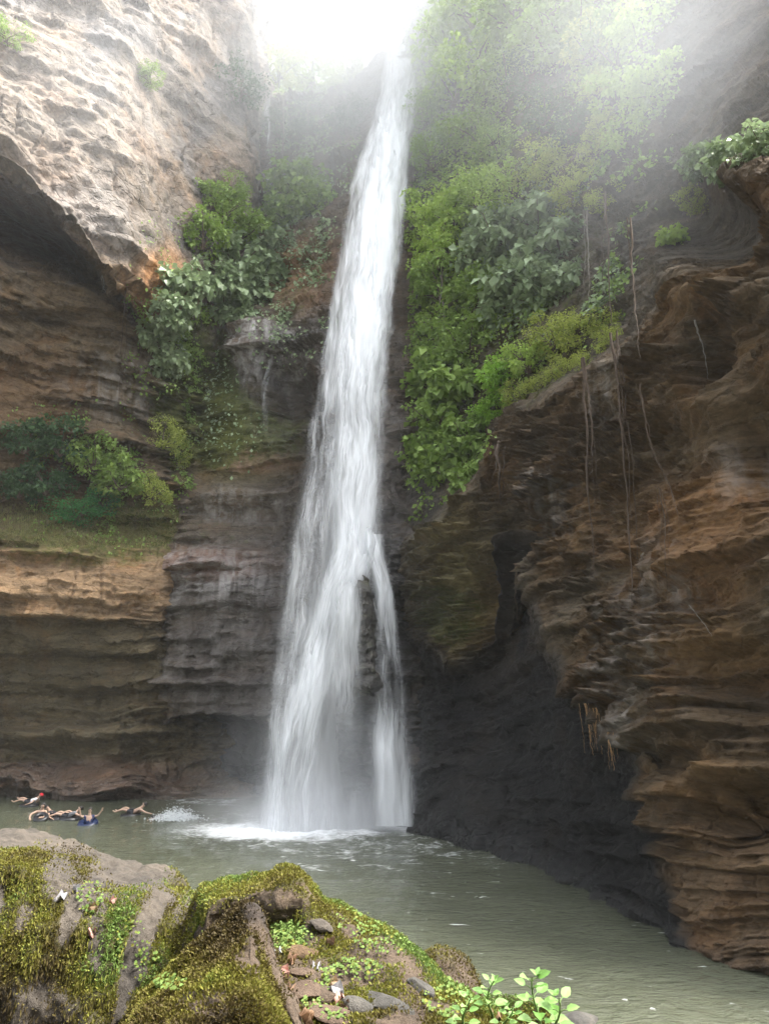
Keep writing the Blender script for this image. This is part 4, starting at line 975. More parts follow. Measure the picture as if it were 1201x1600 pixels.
# left side
cluster([(50, 690, 36), (110, 705, 42), (30, 735, 32), (90, 755, 36)], 'dark', 'loose', ['dark shrub on the left ledge under the banded rock', 'largest dark shrub in the middle of the left ledge', 'dark shrub at the left picture edge of the ledge', 'dark shrub just behind the vivid low bush'], 'dark shrubs on the left ledge', out=0.7)
cluster([(160, 705, 38), (205, 725, 40), (180, 755, 34)], 'mid', 'loose', ['mid green ledge shrub next to the largest dark one', 'mid green ledge shrub next to the olive shrubs', 'mid green ledge shrub above the small vivid bush'], 'mid shrubs on the left ledge', out=0.7)
cluster([(250, 700, 34), (272, 725, 28), (245, 745, 30)], 'yellow', 'fine', ['upper olive shrub at the right end of the left ledge', 'olive shrub farthest right on the left ledge', 'lowest olive shrub at the right end of the left ledge'], 'olive shrubs on the left ledge', out=0.6)
shrub(110, 792, 42, 'vivid', 'fine', 'vivid green low bush at the front of the left ledge', out=0.5, sz=0.6)
shrub(165, 782, 30, 'vivid', 'fine', 'small vivid bush right of the low bush on the left ledge', out=0.5, sz=0.7)
cluster([(262, 480, 34), (285, 455, 38), (255, 520, 30), (270, 555, 28)], 'grey', 'broad', ['pale grey plant nearest the left overhang tip', 'topmost pale grey plant on the left corner', 'pale grey plant third down on the left corner', 'lowest pale grey plant on the left corner'], 'pale plants on the left corner')
cluster([(325, 440, 42), (360, 420, 46), (400, 400, 46), (345, 475, 38), (390, 450, 40), (425, 425, 36)], 'grey', 'broad', ['grey plant on the shelf beside the pale corner plants', 'grey plant in the middle of the shelf left of the fall', 'highest grey plant of the shelf left of the fall', 'lowest left grey plant of the shelf above the mossy rock', 'lowest middle grey plant above the small cascade', 'grey plant of the shelf nearest the fall'], 'grey plants left of the fall')
cluster([(310, 365, 38), (345, 335, 36), (375, 360, 36), (330, 310, 30)], 'mid', 'loose', ['green shrub at the foot of the pale cliff above the corner', 'green shrub right under the shrub at the pale cliff foot', 'rightmost green shrub above the grey shelf plants', 'topmost green shrub against the pale cliff'], 'green shrubs above the grey plants')
cluster([(460, 300, 36), (495, 280, 32), (480, 325, 32), (450, 340, 30), (505, 310, 28)], 'mid', 'broad', ['back wall shrub under the thin cascade', 'upper back wall shrub between cascade and fall', 'lowest back wall shrub between cascade and fall', 'lowest back wall shrub right of the pale cliff', 'back wall shrub touching the main fall'], 'shrubs on the back wall')
cluster([(440, 200, 28), (470, 220, 30), (500, 190, 30), (540, 200, 28), (480, 170, 26), (560, 175, 26)], 'dark', 'fine', ['dim rim shrub beside the thin cascade', 'dim rim shrub hanging lowest right of the cascade', 'dim rim shrub in the middle of the back wall top', 'dim rim shrub second nearest the fall', 'small dim shrub on the rim crest below the pale tree', 'dim rim shrub nearest the fall lip'], 'dim shrubs under the rim')
shrub(10, 60, 26, 'mid', 'fine', 'small green tuft at the top left corner of pale cliff')
shrub(232, 115, 20, 'mid', 'fine', 'small tuft in the middle of the pale upper cliff')
shrub(365, 120, 36, 'dark', 'fine', 'dark shrub clinging to the right edge of the pale cliff')
shrub(360, 300, 28, 'mid', 'fine', 'shrub at the foot of the pale cliff edge')
shrub(930, 1448, 14, 'yellow', 'fine', 'tiny plant low on the right cliff above the water')
# creeper leaves over the walls
def creeper(cliff, V, N, mask, n, size, fol, seed, parent):
    r = np.random.default_rng(seed)
    w = mask.ravel()*(np.linalg.norm(V.reshape(-1, 3)-np.array([0, 0, CAMZ]), axis=1)**2)
    w = w/w.sum()
    i = r.choice(w.size, n, p=w)
    P = V.reshape(-1, 3)[i]; nn = N.reshape(-1, 3)[i]
    d = nn*0.5+np.array([0, 0, -0.8])+r.normal(size=(n, 3))*0.5; d /= np.linalg.norm(d, axis=1)[:, None]
    s = np.cross(d, nn+r.normal(size=(n, 3))*0.3); s /= np.linalg.norm(s, axis=1)[:, None]+1e-9
    L = r.uniform(size[0], size[1], (n, 1)); W = L*0.36
    P = P+nn*r.uniform(0.02, 0.35, (n, 1))
    Q = np.stack([P, P+d*L*0.5+s*W, P+d*L, P+d*L*0.5-s*W], 1)
    k = np.arange(n)*4
    me = mesh_np('creeper', Q.reshape(-1, 3), np.concatenate([np.stack([k, k+1, k+2], 1), np.stack([k, k+2, k+3], 1)]), False)
    o = link('creeper', me, FOL[fol], parent); o['kind'] = 'stuff'
def wallfield(o, shape):
    me = o.data
    V = np.zeros(len(me.vertices)*3, np.float32); me.vertices.foreach_get('co', V)
    V = V.reshape(*shape, 3); N = normals(V, (0, 10, 10)); px, py = project(V)
    return V, N, px, py
V, N, px, py = wallfield(right_cliff, (1200, 480))
nz = fbm(V, 0.5, 3, 91)
zone = (py < np.interp(px, [632, 695, 740, 778, 800, 850, 890, 930, 972, 1000, 1050], [830, 790, 750, 680, 630, 605, 580, 550, 520, 470, 380])-4)*(px > 640)*(px < 1060)*(py > -120)*(1-sstep(930, 1060, px)*sstep(180, 330, py))
zone = zone*sstep(-0.1, 0.35, nz+0.6*sstep(900, 650, px)-0.15)
creeper(right_cliff, V, N, zone*(nz > -0.2), 26000, (0.12, 0.3), 'mid', 1, right_cliff)
creeper(right_cliff, V, N, zone*np.maximum(blob(px, py, 720, 330, 110, 300, 0.5), blob(px, py, 930, 60, 130, 170, 0.5)), 20000, (0.1, 0.24), 'light', 2, right_cliff)
creeper(right_cliff, V, N, zone*blob(px, py, 840, 400, 110, 110, 0.5), 7000, (0.14, 0.32), 'grey', 3, right_cliff)
V, N, px, py = wallfield(back_cliff, (540, 290))
nz = fbm(V, 0.5, 3, 92)
creeper(back_cliff, V, N, sstep(-0.2, 0.4, nz)*np.maximum(blob(px, py, 440, 330, 130, 190, 0.5), 0.5*blob(px, py, 330, 560, 90, 140))*(px < 545), 11000, (0.12, 0.3), 'grey', 4, back_cliff)
creeper(back_cliff, V, N, sstep(-0.2, 0.4, nz)*blob(px, py, 470, 210, 110, 90, 0.5)*(px < 580), 7000, (0.12, 0.28), 'mid', 5, back_cliff)
V, N, px, py = wallfield(left_cliff, (700, 400))
nz = fbm(V, 0.5, 3, 93)
creeper(left_cliff, V, N, sstep(-0.1, 0.5, nz)*np.maximum(blob(px, py, 270, 520, 60, 150), blob(px, py, 150, 740, 190, 90)), 9000, (0.08, 0.22), 'mid', 6, left_cliff)

def dry_grass():
    V, N, px, py = wallfield(left_cliff, (700, 400))
    m = blob(px, py, 150, 825, 190, 26)+0.6*blob(px, py, 30, 780, 50, 30)
    r = np.random.default_rng(77); n = 9000
    w = m.ravel()/m.sum(); i = r.choice(w.size, n, p=w)
    P = V.reshape(-1, 3)[i]; nn = N.reshape(-1, 3)[i]
    d = nn*0.5+np.array([0, 0, 0.6])+r.normal(size=(n, 3))*0.45; d /= np.linalg.norm(d, axis=1)[:, None]
    s = np.cross(d, r.normal(size=(n, 3))); s /= np.linalg.norm(s, axis=1)[:, None]
    L = r.uniform(0.15, 0.5, (n, 1))
    Q = np.stack([P-s*0.012, P+s*0.012, P+d*L+np.array([0, 0, -0.2])*L*L*2], 1)
    me = mesh_np('dry_grass', Q.reshape(-1, 3), np.arange(3*n).reshape(n, 3), False)
    o = link('dry_grass', me, foliage_mat('dry_grass_blades', [(0.14, 0.12, 0.05), (0.25, 0.21, 0.09), (0.22, 0.25, 0.08)], 0.3), left_cliff); o['kind'] = 'stuff'
dry_grass()

# trees beyond the rim
def tree(px, py, Y, H, W, fol, label, seed):
    """px,py is the crown centre in the view"""
    r = random.Random(seed)
    c = Vector(at(px, py, Y)); base = c-Vector((0, 0, H*0.62))
    root = empty('tree', base, (0, 0, r.uniform(0, 6))); tag(root, label, 'tree')
    h = H*0.62
    tr = [([(0, 0, -2), (0.1, 0.05, h*0.4), (0, 0.1, h)], (W*0.09, W*0.07, W*0.035))]
    for k in range(7):
        a = k*0.9+r.random(); z0 = h*(0.45+0.06*k)
        tr.append(([(0.05, 0.08, z0), (W*0.35*math.cos(a), W*0.35*math.sin(a), z0+H*0.12), (W*0.75*math.cos(a), W*0.75*math.sin(a), z0+H*0.2)], (W*0.035, W*0.022, W*0.008)))
    link('trunk', tube_mesh('trunk', tr, 7), BARK, root)
    cm, _ = crown_mesh('crown', seed, 60, 70, 0.07, 1.0, 0.2, 0.42)
    o = link('crown', cm, FOL[fol], root, (0, 0, h)); o.scale = (W, W, H*0.42)
tree(490, 95, 53, 8.5, 3.2, 'light', 'pale tree standing in the bright gap left of the fall top', 1)
tree(545, 120, 50, 5.5, 2.2, 'yellow', 'small yellowish tree between the pale tree and the fall top', 2)
tree(437, 110, 52, 6.5, 2.6, 'yellow', 'yellowish tree against the pale cliff edge in the gap', 3)
tree(668, 30, 47, 8.0, 2.2, 'yellow', 'leaning tree at the right edge of the bright gap', 4)

# thin upper cascade and small cascades on the back wall
under(sheet('thin_cascade', [(150, 408, 426, 44), (200, 409, 428, 43.4), (280, 410, 430, 42.6), (340, 412, 432, 42)], VEIL, fall, 90, 16, lambda px, py, s, t: 0.46+0*s, 0.35, 11, 0.1, (0.03, 0.4), 0.05))
under(sheet('small_cascade', [(512, 385, 470, 39.4), (535, 372, 462, 39.0), (590, 362, 440, 38.7), (650, 372, 425, 38.7), (720, 380, 420, 39)], VEIL, fall, 90, 30, lambda px, py, s, t: 0.45-0.12*t+0*s, 0.4, 12, 0.1, (0.05, 0.5), 0.1))
under(sheet('small_cascade', [(768, 330, 400, 39.4), (840, 335, 398, 39.2), (860, 335, 400, 38.7), (950, 340, 396, 38.6), (1050, 345, 394, 38.5)], VEIL, fall, 90, 30, lambda px, py, s, t: 0.30+0*s, 0.4, 13, 0.1, (0.05, 0.4), 0.1))
under(sheet('trickle', [(1125, 262, 400, 39.0), (1190, 262, 402, 39.0), (1250, 262, 404, 39)], VEIL, fall, 60, 40, lambda px, py, s, t: 0.25+0*s, 0.2, 14, 0.1, (0.05, 0.0), 0.05))

# rock spur that splits the fall
def spur():
    cols = [(px, [(1090, 30.6)]+[(a, b) for a, b in kn]) for px, kn in [
      (544, [(1040, 30.9), (1020, 30.9), (1000, 31), (985, 31.2), (970, 31.6)]), (550, [(1040, 30.1), (1010, 30.3), (980, 30.3), (960, 30.5), (940, 31.3)]),
      (560, [(1062, 29.7), (1010, 30.0), (965, 29.8), (925, 29.9), (904, 31)]), (573, [(1066, 29.5), (1015, 29.9), (965, 29.8), (930, 29.8), (910, 31)]),
      (582, [(1062, 29.6), (1030, 30.0), (985, 30.2), (950, 30.1), (930, 31.2)]), (588, [(1052, 30.3), (1035, 30.4), (1020, 30.7), (985, 30.9), (965, 31.6)])]]
    A = [np.array([at(px, py, Y) for py, Y in k]) for px, k in cols]
    G = loft([a-np.array([0, 0.3, 0]) for a in A], 120, 60); N = normals(G, (0, 10, 10))
    d, lam = erode(G, N, 15.0, amps=(0.3, 0.5, 0.5, 0.3), ts=(1.5, 0.6, 0.25, 0.1), mass=0.2)
    o = build_cliff('rock_spur', G, N, d*0.7, lam, np.ones(G.shape)*np.array((0.085, 0.082, 0.07)), np.full(d.shape, 0.8), np.full(d.shape, 0.3), np.full(d.shape, 0.15), 'dark wet rock spur jutting through the lower half of the main fall')
spur()

# hanging roots and vines
ROOT = plain('hanging_root_bark', (0.075, 0.052, 0.036), 0.9, 0.45, 12)
PALE_ROOT = plain('pale_root', (0.45, 0.27, 0.13), 0.8, 0.3, 20)
VINE = plain('grey_vine', (0.2, 0.18, 0.15), 0.9, 0.3, 9)
def vine(pts, Y0, r, label, mat, strands=3, seed=0, name='hanging_vine', group=None, cat='vine'):
    rr = np.random.default_rng(seed+300)
    base = np.array([at(a, b, Y) for (a, b), Y in zip(pts, Y0)])
    root = empty(name, base[0]); tag(root, label, cat, group)
    ln = np.concatenate([[0], np.cumsum(np.linalg.norm(np.diff(base, axis=0), axis=1))])
    for k in range(strands):
        n = 26; t = np.linspace(0, ln[-1]*(1 if k == 0 else rr.uniform(0.6, 1)), n)
        P = np.stack([np.interp(t, ln, base[:, i]) for i in range(3)], 1)-base[0]
        r *= 0.85 if k == 0 else 1.0
        wob = np.cumsum(rr.normal(size=(n, 3))*0.02, axis=0)*min(1, r*30)
        P = P+wob*np.array([1, 1, 0.2])+rr.normal(size=3)*r*3*np.array([1, 1, 0])*(k > 0)
        rad = np.linspace(r, r*0.25, n)*(1 if k == 0 else 0.45)*rr.uniform(0.6, 1.25, n)
        link('strand', tube_mesh('strand', [(P, rad)], 5), mat, root)
def faceY(px, py, off=0.5):
    h = hit(px, py, CLIFFS); return (h[0].y if h else 20)-off
def wall_vine(pts, r, label, mat, **kw):
    Y = [faceY(a, b) for a, b in pts]; m = np.minimum.accumulate(Y[::-1])[::-1]
    vine(pts, [min(y, mm+0.6) for y, mm in zip(Y, m)], r, label, mat, **kw)
wall_vine([(908, 560), (918, 640), (925, 740), (930, 820), (936, 905)], 0.055, 'thick brown root hanging down the middle of the brown face', ROOT, strands=3, seed=1)
wall_vine([(952, 520), (962, 600), (972, 700), (980, 800), (990, 950)], 0.06, 'longest brown root hanging right of the thick middle root', ROOT, strands=3, seed=2)
wall_vine([(945, 300), (948, 380), (952, 450), (958, 520)], 0.06, 'upper root above the longest one on the hazy wall', ROOT, strands=2, seed=3)
wall_vine([(985, 340), (988, 420), (990, 480), (1000, 560)], 0.04, 'thin root hanging before the dark right recess', ROOT, strands=2, seed=4)
wall_vine([(915, 330), (917, 400), (918, 470)], 0.05, 'straight grey root left of the upper root', VINE, strands=2, seed=5)
wall_vine([(1000, 600), (1020, 690), (1045, 750), (1065, 800)], 0.03, 'slanting thin root across the scaly right face', ROOT, strands=2, seed=6)
wall_vine([(1085, 500), (1090, 540), (1098, 590)], 0.03, 'pale root dangling in the dark notch of the near cliff', VINE, strands=1, seed=7)
wall_vine([(1075, 945), (1095, 970), (1112, 993)], 0.012, 'fine pale twig slanting across the dark right hollow', VINE, strands=1, seed=8)
wall_vine([(780, 690), (781, 740), (783, 790)], 0.09, 'brown root column left of the cleft', ROOT, strands=3, seed=9)
wall_vine([(805, 880), (807, 930), (808, 975)], 0.05, 'root hanging in the mouth of the dark cleft', ROOT, strands=2, seed=10)
wall_vine([(688, 430), (689, 480), (688, 520)], 0.08, 'pale trunk like root under the light shrubs by the fall', VINE, strands=2, seed=11)
wall_vine([(196, 455), (192, 520), (186, 600), (182, 640)], 0.05, 'long brown root hanging from the left overhang tip', ROOT, strands=2, seed=12)
wall_vine([(160, 430), (163, 448), (168, 460)], 0.04, 'short tangled root in the dark mouth of the left overhang', VINE, strands=3, seed=13)
wall_vine([(442, 150), (443, 200), (441, 260), (442, 300)], 0.07, 'pale vine right of the thin upper cascade', VINE, strands=2, seed=14)
wall_vine([(480, 160), (482, 200), (480, 245)], 0.07, 'pale vine in the middle of the back wall top', VINE, strands=2, seed=15)
wall_vine([(1030, 760), (1040, 810), (1036, 870), (1040, 930)], 0.02, 'thin rusty root down the right face above the hollow', ROOT, strands=3, seed=16)
for k, (a, b, c, d) in enumerate([(913, 1105, 925, 1180), (930, 1112, 938, 1178), (950, 1150, 958, 1204)]):
    Yv = faceY(a, b-14, 0.1)
    vine([(a, b-6), ((a+c)/2, (b+d)/2), (c, d)], [Yv, Yv-0.05, Yv-0.05], 0.017, ['leftmost pale orange root fringe hanging from the overhang edge', 'middle pale orange root fringe hanging from the overhang edge', 'lowest pale root fringe hanging beside the dark notch'][k], PALE_ROOT, strands=7, seed=30+k, name='root_fringe', cat='root')

# ------------------------------------------------------------------ swimmers
SKIN = plain('skin', (0.37, 0.245, 0.18), 0.5, 0.08, 20)
HAIR = plain('dark_hair', (0.015, 0.012, 0.01), 0.5, 0.2, 60)
RUBBER = plain('black_rubber', (0.015, 0.015, 0.017), 0.35, 0.2, 10)
BLUE_RUBBER = plain('navy_vinyl', (0.012, 0.02, 0.055), 0.35, 0.2, 10)
CLOTH = {k: plain(k+'_cloth', c, 0.9, 0.15, 30) for k, c in dict(white=(0.7, 0.7, 0.72), red=(0.5, 0.02, 0.03), black=(0.02, 0.02, 0.024), navy=(0.012, 0.022, 0.07), grey=(0.12, 0.12, 0.13)).items()}
def skin_mesh(name, V, E, Rd, rootv=0, sub=1):
    me = bpy.data.meshes.new(name); me.from_pydata([tuple(v) for v in V], E, []); me.update()
    o = bpy.data.objects.new(name, me); COL.objects.link(o)
    m = o.modifiers.new('s', 'SKIN'); m.use_smooth_shade = True
    sk = me.skin_vertices[0].data if me.skin_vertices else me.attributes
    for i, r in enumerate(Rd):
        sk[i].radius = (r, r); sk[i].use_root = (i == rootv)
    s = o.modifiers.new('u', 'SUBSURF'); s.levels = sub; s.render_levels = sub
    bpy.context.view_layer.update()
    out = bpy.data.meshes.new_from_object(o.evaluated_get(bpy.context.evaluated_depsgraph_get()))
    bpy.data.objects.remove(o); bpy.data.meshes.remove(me)
    out.name = name
    return out
def skel(J):
    names = list(J); V = [Vector(J[k]) for k in names]; ix = {k: i for i, k in enumerate(names)}
    R0 = dict(pelvis=.125, belly=.115, chest=.145, neck=.052, head=.088, crown=.082, nose=.016, chin=.045)
    bone = [('pelvis', 'belly'), ('belly', 'chest'), ('chest', 'neck'), ('neck', 'head'), ('head', 'crown'), ('head', 'nose'), ('neck', 'chin')]
    for s in 'lr':
        bone += [('chest', 'sh'+s), ('sh'+s, 'el'+s), ('el'+s, 'wr'+s), ('wr'+s, 'pa'+s), ('pelvis', 'hi'+s), ('hi'+s, 'kn'+s), ('kn'+s, 'an'+s), ('an'+s, 'to'+s)]
        R0.update({'sh'+s: .062, 'el'+s: .043, 'wr'+s: .028, 'pa'+s: .034, 'hi'+s: .088, 'kn'+s: .058, 'an'+s: .038, 'to'+s: .03})
    E = [(ix[a], ix[b]) for a, b in bone]; Rd = [R0[n] for n in names]
    # five fingers on each palm
    for s in 'lr':
        w, p = V[ix['wr'+s]], V[ix['pa'+s]]; d = (p-w).normalized(); e = V[ix['el'+s]]
        side = d.cross((w-e).normalized()+Vector((0.1, 0.2, 1))).normalized(); dn = d.cross(side).normalized()
        for k, (o, l) in enumerate([(-0.03, .065), (-0.01, .075), (0.01, .08), (0.03, .07)]):
            a = p+d*0.02+side*o; b = a+d*l*0.55; c = b+(d*0.8+dn*0.5).normalized()*l*0.45
            i = len(V); V += [a, b, c]; Rd += [.0095, .009, .0075]; E += [(ix['pa'+s], i), (i, i+1), (i+1, i+2)]
        a = w+d*0.035-side*0.035; b = a+(d*0.6-side*0.7).normalized()*0.035; i = len(V); V += [a, b]; Rd += [.011, .009]; E += [(ix['wr'+s], i), (i, i+1)]
    return names, ix, V, E, Rd
def body_from(J, name='body'):
    names, ix, V, E, Rd = skel(J)
    return skin_mesh(name, V, E, Rd, ix['pelvis'], 1)
def garment(J, keys, bones, extra, name):
    R0 = dict(pelvis=.125, belly=.115, chest=.145, neck=.058, shl=.068, shr=.068, ell=.045, elr=.045, hil=.09, hir=.09, knl=.062, knr=.062)
    V = [Vector(J[k]) for k in keys]
    for k, (a, b, t) in extra.items():
        keys = keys+[k]; V.append(Vector(J[a]).lerp(Vector(J[b]), t)); R0[k] = R0[a]*(1-t)+R0[b]*t
    ix = {k: i for i, k in enumerate(keys)}
    return skin_mesh(name, V, [(ix[a], ix[b]) for a, b in bones], [R0[k]+0.014 for k in keys], 0, 1)
def cap_mesh(name, r, front=False):
    bm = bmesh.new(); bmesh.ops.create_uvsphere(bm, u_segments=16, v_segments=10, radius=r)
    for v in bm.verts:
        if v.co.z < 0: v.co.z *= 0.55; v.co.y = v.co.y+0.02 if v.co.y < 0 else v.co.y
    for f in bm.faces: f.smooth = True
    me = bpy.data.meshes.new(name); bm.to_mesh(me); bm.free(); return me
def person(loc, J, label, shirt=None, shorts='black', hair=HAIR, hat=None, mirror=False, rz=0.0, group='swimmers in the pool'):
    if mirror: J = {k: (-v[0], v[1], v[2]) for k, v in J.items()}
    root = empty('person', Vector(loc)-Vector((0, 0, .01)), (0, 0, rz)); root.scale = (.88, .88, .88); tag(root, label, 'person', group)
    link('body', body_from(J), SKIN, root)
    sh = garment(J, ['pelvis', 'hil', 'hir'], [('pelvis', 'hil'), ('pelvis', 'hir'), ('hil', 'tl'), ('hir', 'tr')], {'tl': ('hil', 'knl', .6), 'tr': ('hir', 'knr', .6)}, 'shorts')
    link('shorts', sh, CLOTH[shorts], root)
    if shirt:
        g = garment(J, ['belly', 'pelvis', 'chest', 'shl', 'shr'], [('pelvis', 'belly'), ('belly', 'chest'), ('chest', 'shl'), ('chest', 'shr'), ('shl', 'sl'), ('shr', 'sr')], {'sl': ('shl', 'ell', .5), 'sr': ('shr', 'elr', .5)}, 'shirt')
        link('shirt', g, CLOTH[shirt], root)
    hd, cr, ns = Vector(J['head']), Vector(J['crown']), Vector(J['nose'])
    up = (cr-hd).normalized(); fw = (ns-hd); fw = (fw-up*fw.dot(up)).normalized()
    M = Matrix((fw.cross(up)*-1, -fw, up)).transposed().to_4x4()
    o = link('cap' if hat else 'hair', cap_mesh('cap' if hat else 'hair', 0.108), CLOTH[hat] if hat else hair, root)
    o.matrix_local = Matrix.Translation(hd+up*0.05-fw*0.025) @ M
    em = bpy.data.meshes.get('eye')
    if em is None:
        bm = bmesh.new(); bmesh.ops.create_icosphere(bm, subdivisions=1, radius=0.012); em = bpy.data.meshes.new('eye'); bm.to_mesh(em); bm.free(); em.materials.append(RUBBER)
    sd_ = fw.cross(up)
    for s in (-1, 1): link('eye', em, None, root, hd+fw*0.086+sd_*0.032*s+up*0.012)
    return root
LIE = dict(pelvis=(0, 0, .13), belly=(.14, 0, .17), chest=(.32, 0, .27), neck=(.46, 0, .38), head=(.54, 0, .47), crown=(.60, 0, .55), nose=(.47, -.02, .56), chin=(.47, 0, .46),
  shl=(.37, .18, .31), shr=(.37, -.18, .31), ell=(.32, .42, .16), elr=(.30, -.42, .16), wrl=(.12, .50, .08), wrr=(.10, -.50, .08), pal=(.05, .52, .06), par=(.03, -.52, .06),
  hil=(-.03, .09, .15), hir=(-.03, -.09, .15), knl=(-.40, .14, .34), knr=(-.42, -.12, .28), anl=(-.78, .16, .16), anr=(-.80, -.14, .16), tol=(-.90, .16, .24), tor=(-.92, -.14, .24))
def pose(base, **kw):
    J = dict(base); J.update(kw); return J
UP = dict(pelvis=(0, 0, -.32), belly=(0, 0, -.16), chest=(0, .02, .06), neck=(0, .02, .24), head=(0, 0, .36), crown=(0, .01, .46), nose=(.02, -.105, .355), chin=(0, -.055, .29),
  shl=(.18, .02, .13), shr=(-.18, .02, .13), ell=(.38, -.04, .16), elr=(-.36, -.06, .12), wrl=(.52, -.06, .36), wrr=(-.40, -.10, .34), pal=(.55, -.06, .43), par=(-.41, -.11, .42),
  hil=(.09, 0, -.36), hir=(-.09, 0, -.36), knl=(.12, -.35, -.42), knr=(-.12, -.35, -.42), anl=(.12, -.5, -.8), anr=(-.12, -.5, -.8), tol=(.12, -.62, -.84), tor=(-.12, -.62, -.84))
def inner_tube(loc, label, mat=RUBBER, R=0.40, r=0.15, rot=(0, 0, 0)):
    bm = bmesh.new(); n, m = 36, 14; vs = []
    for i in range(n):
        a = 2*math.pi*i/n
        for k in range(m):
            b = 2*math.pi*k/m; q = R+r*math.cos(b)
            vs.append(bm.verts.new((q*math.cos(a), q*math.sin(a), r*math.sin(b)*0.92)))
    for i in range(n):
        for k in range(m):
            f = bm.faces.new((vs[i*m+k], vs[((i+1) % n)*m+k], vs[((i+1) % n)*m+(k+1) % m], vs[i*m+(k+1) % m])); f.smooth = True
    me = bpy.data.meshes.new('inner_tube'); bm.to_mesh(me); bm.free()
    root = empty('inner_tube', loc, rot); root.scale = (.8, .8, .8); tag(root, label, 'inner tube', 'inner tubes in the pool')
    link('ring', me, mat, root)
    link('valve', tube_mesh('valve', [([(R-r, 0, 0.02), (R-r-0.05, 0, 0.03), (R-r-0.09, 0, 0.05)], (0.012, 0.01, 0.01))]), mat, root)
def afloat(px, py, dz=0.0):
    p = atg(px, py); return Vector((p[0], p[1], dz))
p = afloat(46, 1259); inner_tube(p, 'black inner tube under the swimmer with the red cap'); person(p+Vector((0, 0, .05)), pose(LIE, anl=(-.70, .16, .30), tol=(-.78, .16, .38)), 'swimmer in red cap and white shirt lying back on black tube', 'white', 'black', hat='red')
p = afloat(63, 1281); inner_tube(p+Vector((.16, -.32, .12)), 'dark inner tube hugged by the bare shouldered swimmer', rot=(0.55, 0, 0.2), R=0.26, r=0.12)
person(p+Vector((0, .05, .22)), pose(UP, ell=(.36, -.22, .0), elr=(-.38, -.22, .02), wrl=(.30, -.44, -.08), wrr=(-.34, -.42, -.12), pal=(.22, -.50, -.08), par=(-.28, -.48, -.16), head=(.06, -.04, .36), crown=(.08, -.03, .46), nose=(.10, -.14, .35), chin=(.05, -.09, .29)), 'bare shouldered swimmer hugging a dark tube nearest the grey rock', None, 'black')
p = afloat(93, 1280); inner_tube(p, 'left one of the two black tubes side by side', R=0.42, r=0.18); person(p+Vector((-.05, 0, .02)), pose(LIE, nose=(.54, -.1, .52)), 'dark clad swimmer lying on a tube with head to the left', 'black', 'black', mirror=True)
p = afloat(110, 1281); inner_tube(p, 'right one of the two black tubes side by side', R=0.4, r=0.17)
person(p+Vector((-.1, -.05, .02)), pose(LIE, elr=(.62, -.28, .22), wrr=(.90, -.28, .16), par=(.99, -.28, .14)), 'swimmer on the right tube reaching an arm to the neighbour in blue', 'grey', 'black')
p = afloat(139, 1288); inner_tube(p+Vector((0, -.1, .04)), 'navy blue swim ring round the swimmer with raised arms', BLUE_RUBBER, 0.34, 0.14, (0.35, 0, 0)); person(p+Vector((0, 0, .18)), UP, 'swimmer in navy blue shirt sitting upright with both arms raised', 'navy', 'navy')
p = afloat(205, 1275); inner_tube(p, 'black inner tube of the swimmer floating alone on the right'); person(p+Vector((.05, 0, .04)), pose(LIE, elr=(.66, -.22, .16), wrr=(.92, -.22, .10), par=(1.0, -.22, .09)), 'swimmer lying back on a tube alone nearest the splash', None, 'black')
p = afloat(232, 1281)
SW = {k: (v[0], v[1], v[2]-.62) for k, v in LIE.items()}
person(p, pose(SW, chest=(.0, 0, -.1), belly=(-.15, 0, -.16), pelvis=(-.32, 0, -.24), neck=(.12, 0, -.0), head=(.2, 0, .08), crown=(.25, 0, .17), nose=(.30, -.02, .06), chin=(.2, -.0, .0), shl=(.06, .18, -.06), shr=(.06, -.18, -.06), ell=(.3, .3, -.1), elr=(.3, -.3, -.08), wrl=(.52, .2, -.08), wrr=(.52, -.2, -.04), pal=(.6, .18, -.08), par=(.6, -.18, -.03),
   hil=(-.36, .09, -.26), hir=(-.36, -.09, -.26), knl=(-.75, .12, -.3), knr=(-.75, -.12, -.3), anl=(-1.1, .12, -.25), anr=(-1.1, -.12, -.25), tol=(-1.22, .12, -.22), tor=(-1.22, -.12, -.22)), 'dark haired swimmer with only the head above water before the splash', 'black', 'black')
# the splash
def splash():
    r = np.random.default_rng(5); c = np.array(afloat(275, 1281)); V, Fc = [], []
    ico = bmesh.new(); bmesh.ops.create_icosphere(ico, subdivisions=1, radius=1)
    iv = np.array([v.co[:] for v in ico.verts]); fi = np.array([[v.index for v in f.verts] for f in ico.faces]); ico.free()
    n = 1500
    a = r.normal(size=(n, 3))*np.array([0.42, 0.3, 0.25]); a[:, 2] = np.abs(a[:, 2])*np.exp(-(a[:, 0]/0.9)**2)
    sz = r.uniform(0.008, 0.04, n)*np.exp(-a[:, 2]*1.6)
    P = (a[:, None, :]+iv[None]*sz[:, None, None]*np.array([1.3, 1, 0.8])).reshape(-1, 3)
    Fc = (fi[None]+(np.arange(n)*len(iv))[:, None, None]).reshape(-1, 3)
    t = NT('splash_water'); df = t.bsdf((0.85, 0.88, 0.9), 0.4, None, 0.5)
    tl = t.n('ShaderNodeBsdfTranslucent'); tl.inputs[0].default_value = (0.85, 0.88, 0.9, 1)
    m = t.done(t.mixs(0.5, t.mixs(0.4, df, tl.outputs[0]), t.n('ShaderNodeBsdfTransparent').outputs[0]))
    o = link('splash', mesh_np('splash', P, Fc), m, loc=c)
    tag(o, 'white splash thrown up by a swimmer left of the waterfall', 'splash', kind='stuff')
splash()
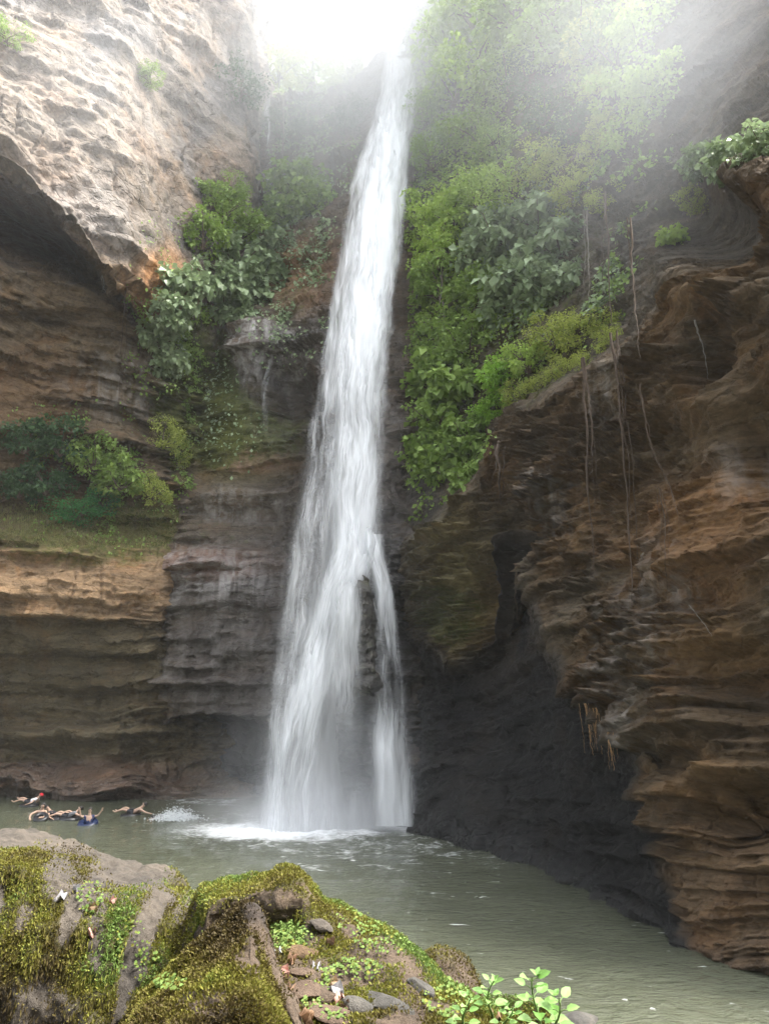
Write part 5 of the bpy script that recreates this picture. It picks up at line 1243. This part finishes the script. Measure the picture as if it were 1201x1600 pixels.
# ------------------------------------------------------------------ the air of the gorge
def haze():
    x0, x1, y0, y1, z0, z1 = -90, 70, -25, 120, -4, 82
    V = np.array([[x, y, z] for x in (x0, x1) for y in (y0, y1) for z in (z0, z1)], float)
    Fc = np.array([[0, 1, 3, 2], [4, 6, 7, 5], [0, 4, 5, 1], [2, 3, 7, 6], [0, 2, 6, 4], [1, 5, 7, 3]])
    o = link('haze', mesh_np('haze', V, Fc, False))
    t = NT('haze_air'); v = t.n('ShaderNodeVolumePrincipled')
    v.inputs['Color'].default_value = (0.93, 0.96, 1.0, 1); v.inputs['Density'].default_value = 0.0003
    t.t.links.new(v.outputs[0], t.out.inputs['Volume'])
    o.data.materials.append(t.m)
    tag(o, 'pale misty air filling the whole gorge', 'haze', kind='stuff')
haze()

# foot spray, plus upper mist added for glow: soft-edged volumes, thickest in the middle
def mist(name, c, r, dens, label, wisp=0.0):
    bm = bmesh.new(); bmesh.ops.create_icosphere(bm, subdivisions=3, radius=1.04)
    for v in bm.verts: v.co = Vector((v.co.x*r[0], v.co.y*r[1], v.co.z*r[2]))
    me = bpy.data.meshes.new(name); bm.to_mesh(me); bm.free()
    t = NT(name+'_air'); v = t.n('ShaderNodeVolumePrincipled')
    v.inputs['Color'].default_value = (0.95, 0.97, 1.0, 1)
    p = t.n('ShaderNodeTexCoord').outputs['Object']
    ln = t.n('ShaderNodeVectorMath', operation='LENGTH'); t.put(ln.inputs[0], t.vmul(p, (1/r[0], 1/r[1], 1/r[2])))
    f = t.rng(ln.outputs['Value'], 1.0, 0.0, 0.0, 1.0)
    f = t.math('MULTIPLY', f, f)
    if wisp: f = t.math('MULTIPLY', f, t.rng(t.noise(p, 0.5, 3), 0.35, 0.65, 1-wisp, 1+wisp))
    t.put(v.inputs['Density'], t.math('MULTIPLY', f, dens))
    t.t.links.new(v.outputs[0], t.out.inputs['Volume'])
    me.materials.append(t.m)
    t.m.cycles.volume_step_rate = 1.0
    tag(link(name, me, loc=c), label, 'mist', kind='stuff')
mist('spray_mist', at(505, 1235, 29.3), (6.0, 3.2, 6.0), 0.15, 'pale spray drifting over the foot of the waterfall', 0.5)
mist('glow_mist', at(585, 70, 38), (15, 9, 19), 0.25, 'mist added for the bright glow round the top of the waterfall')
mist('glow_mist', at(1040, 90, 22.5), (13, 5.5, 13), 0.11, 'bluish mist added to lighten the upper right rock wall')
mist('spray_mist', at(480, 1288, 29.2), (5.6, 2.4, 2.2), 0.75, 'dense white spray boiling low over the foaming water', 0.6)
mist('glow_mist', at(170, 90, 26), (11, 4, 11), 0.045, 'thin pale mist added to soften and lighten the upper left cliff')
cy.volume_step_rate = 2.0
cy.volume_max_steps = 128
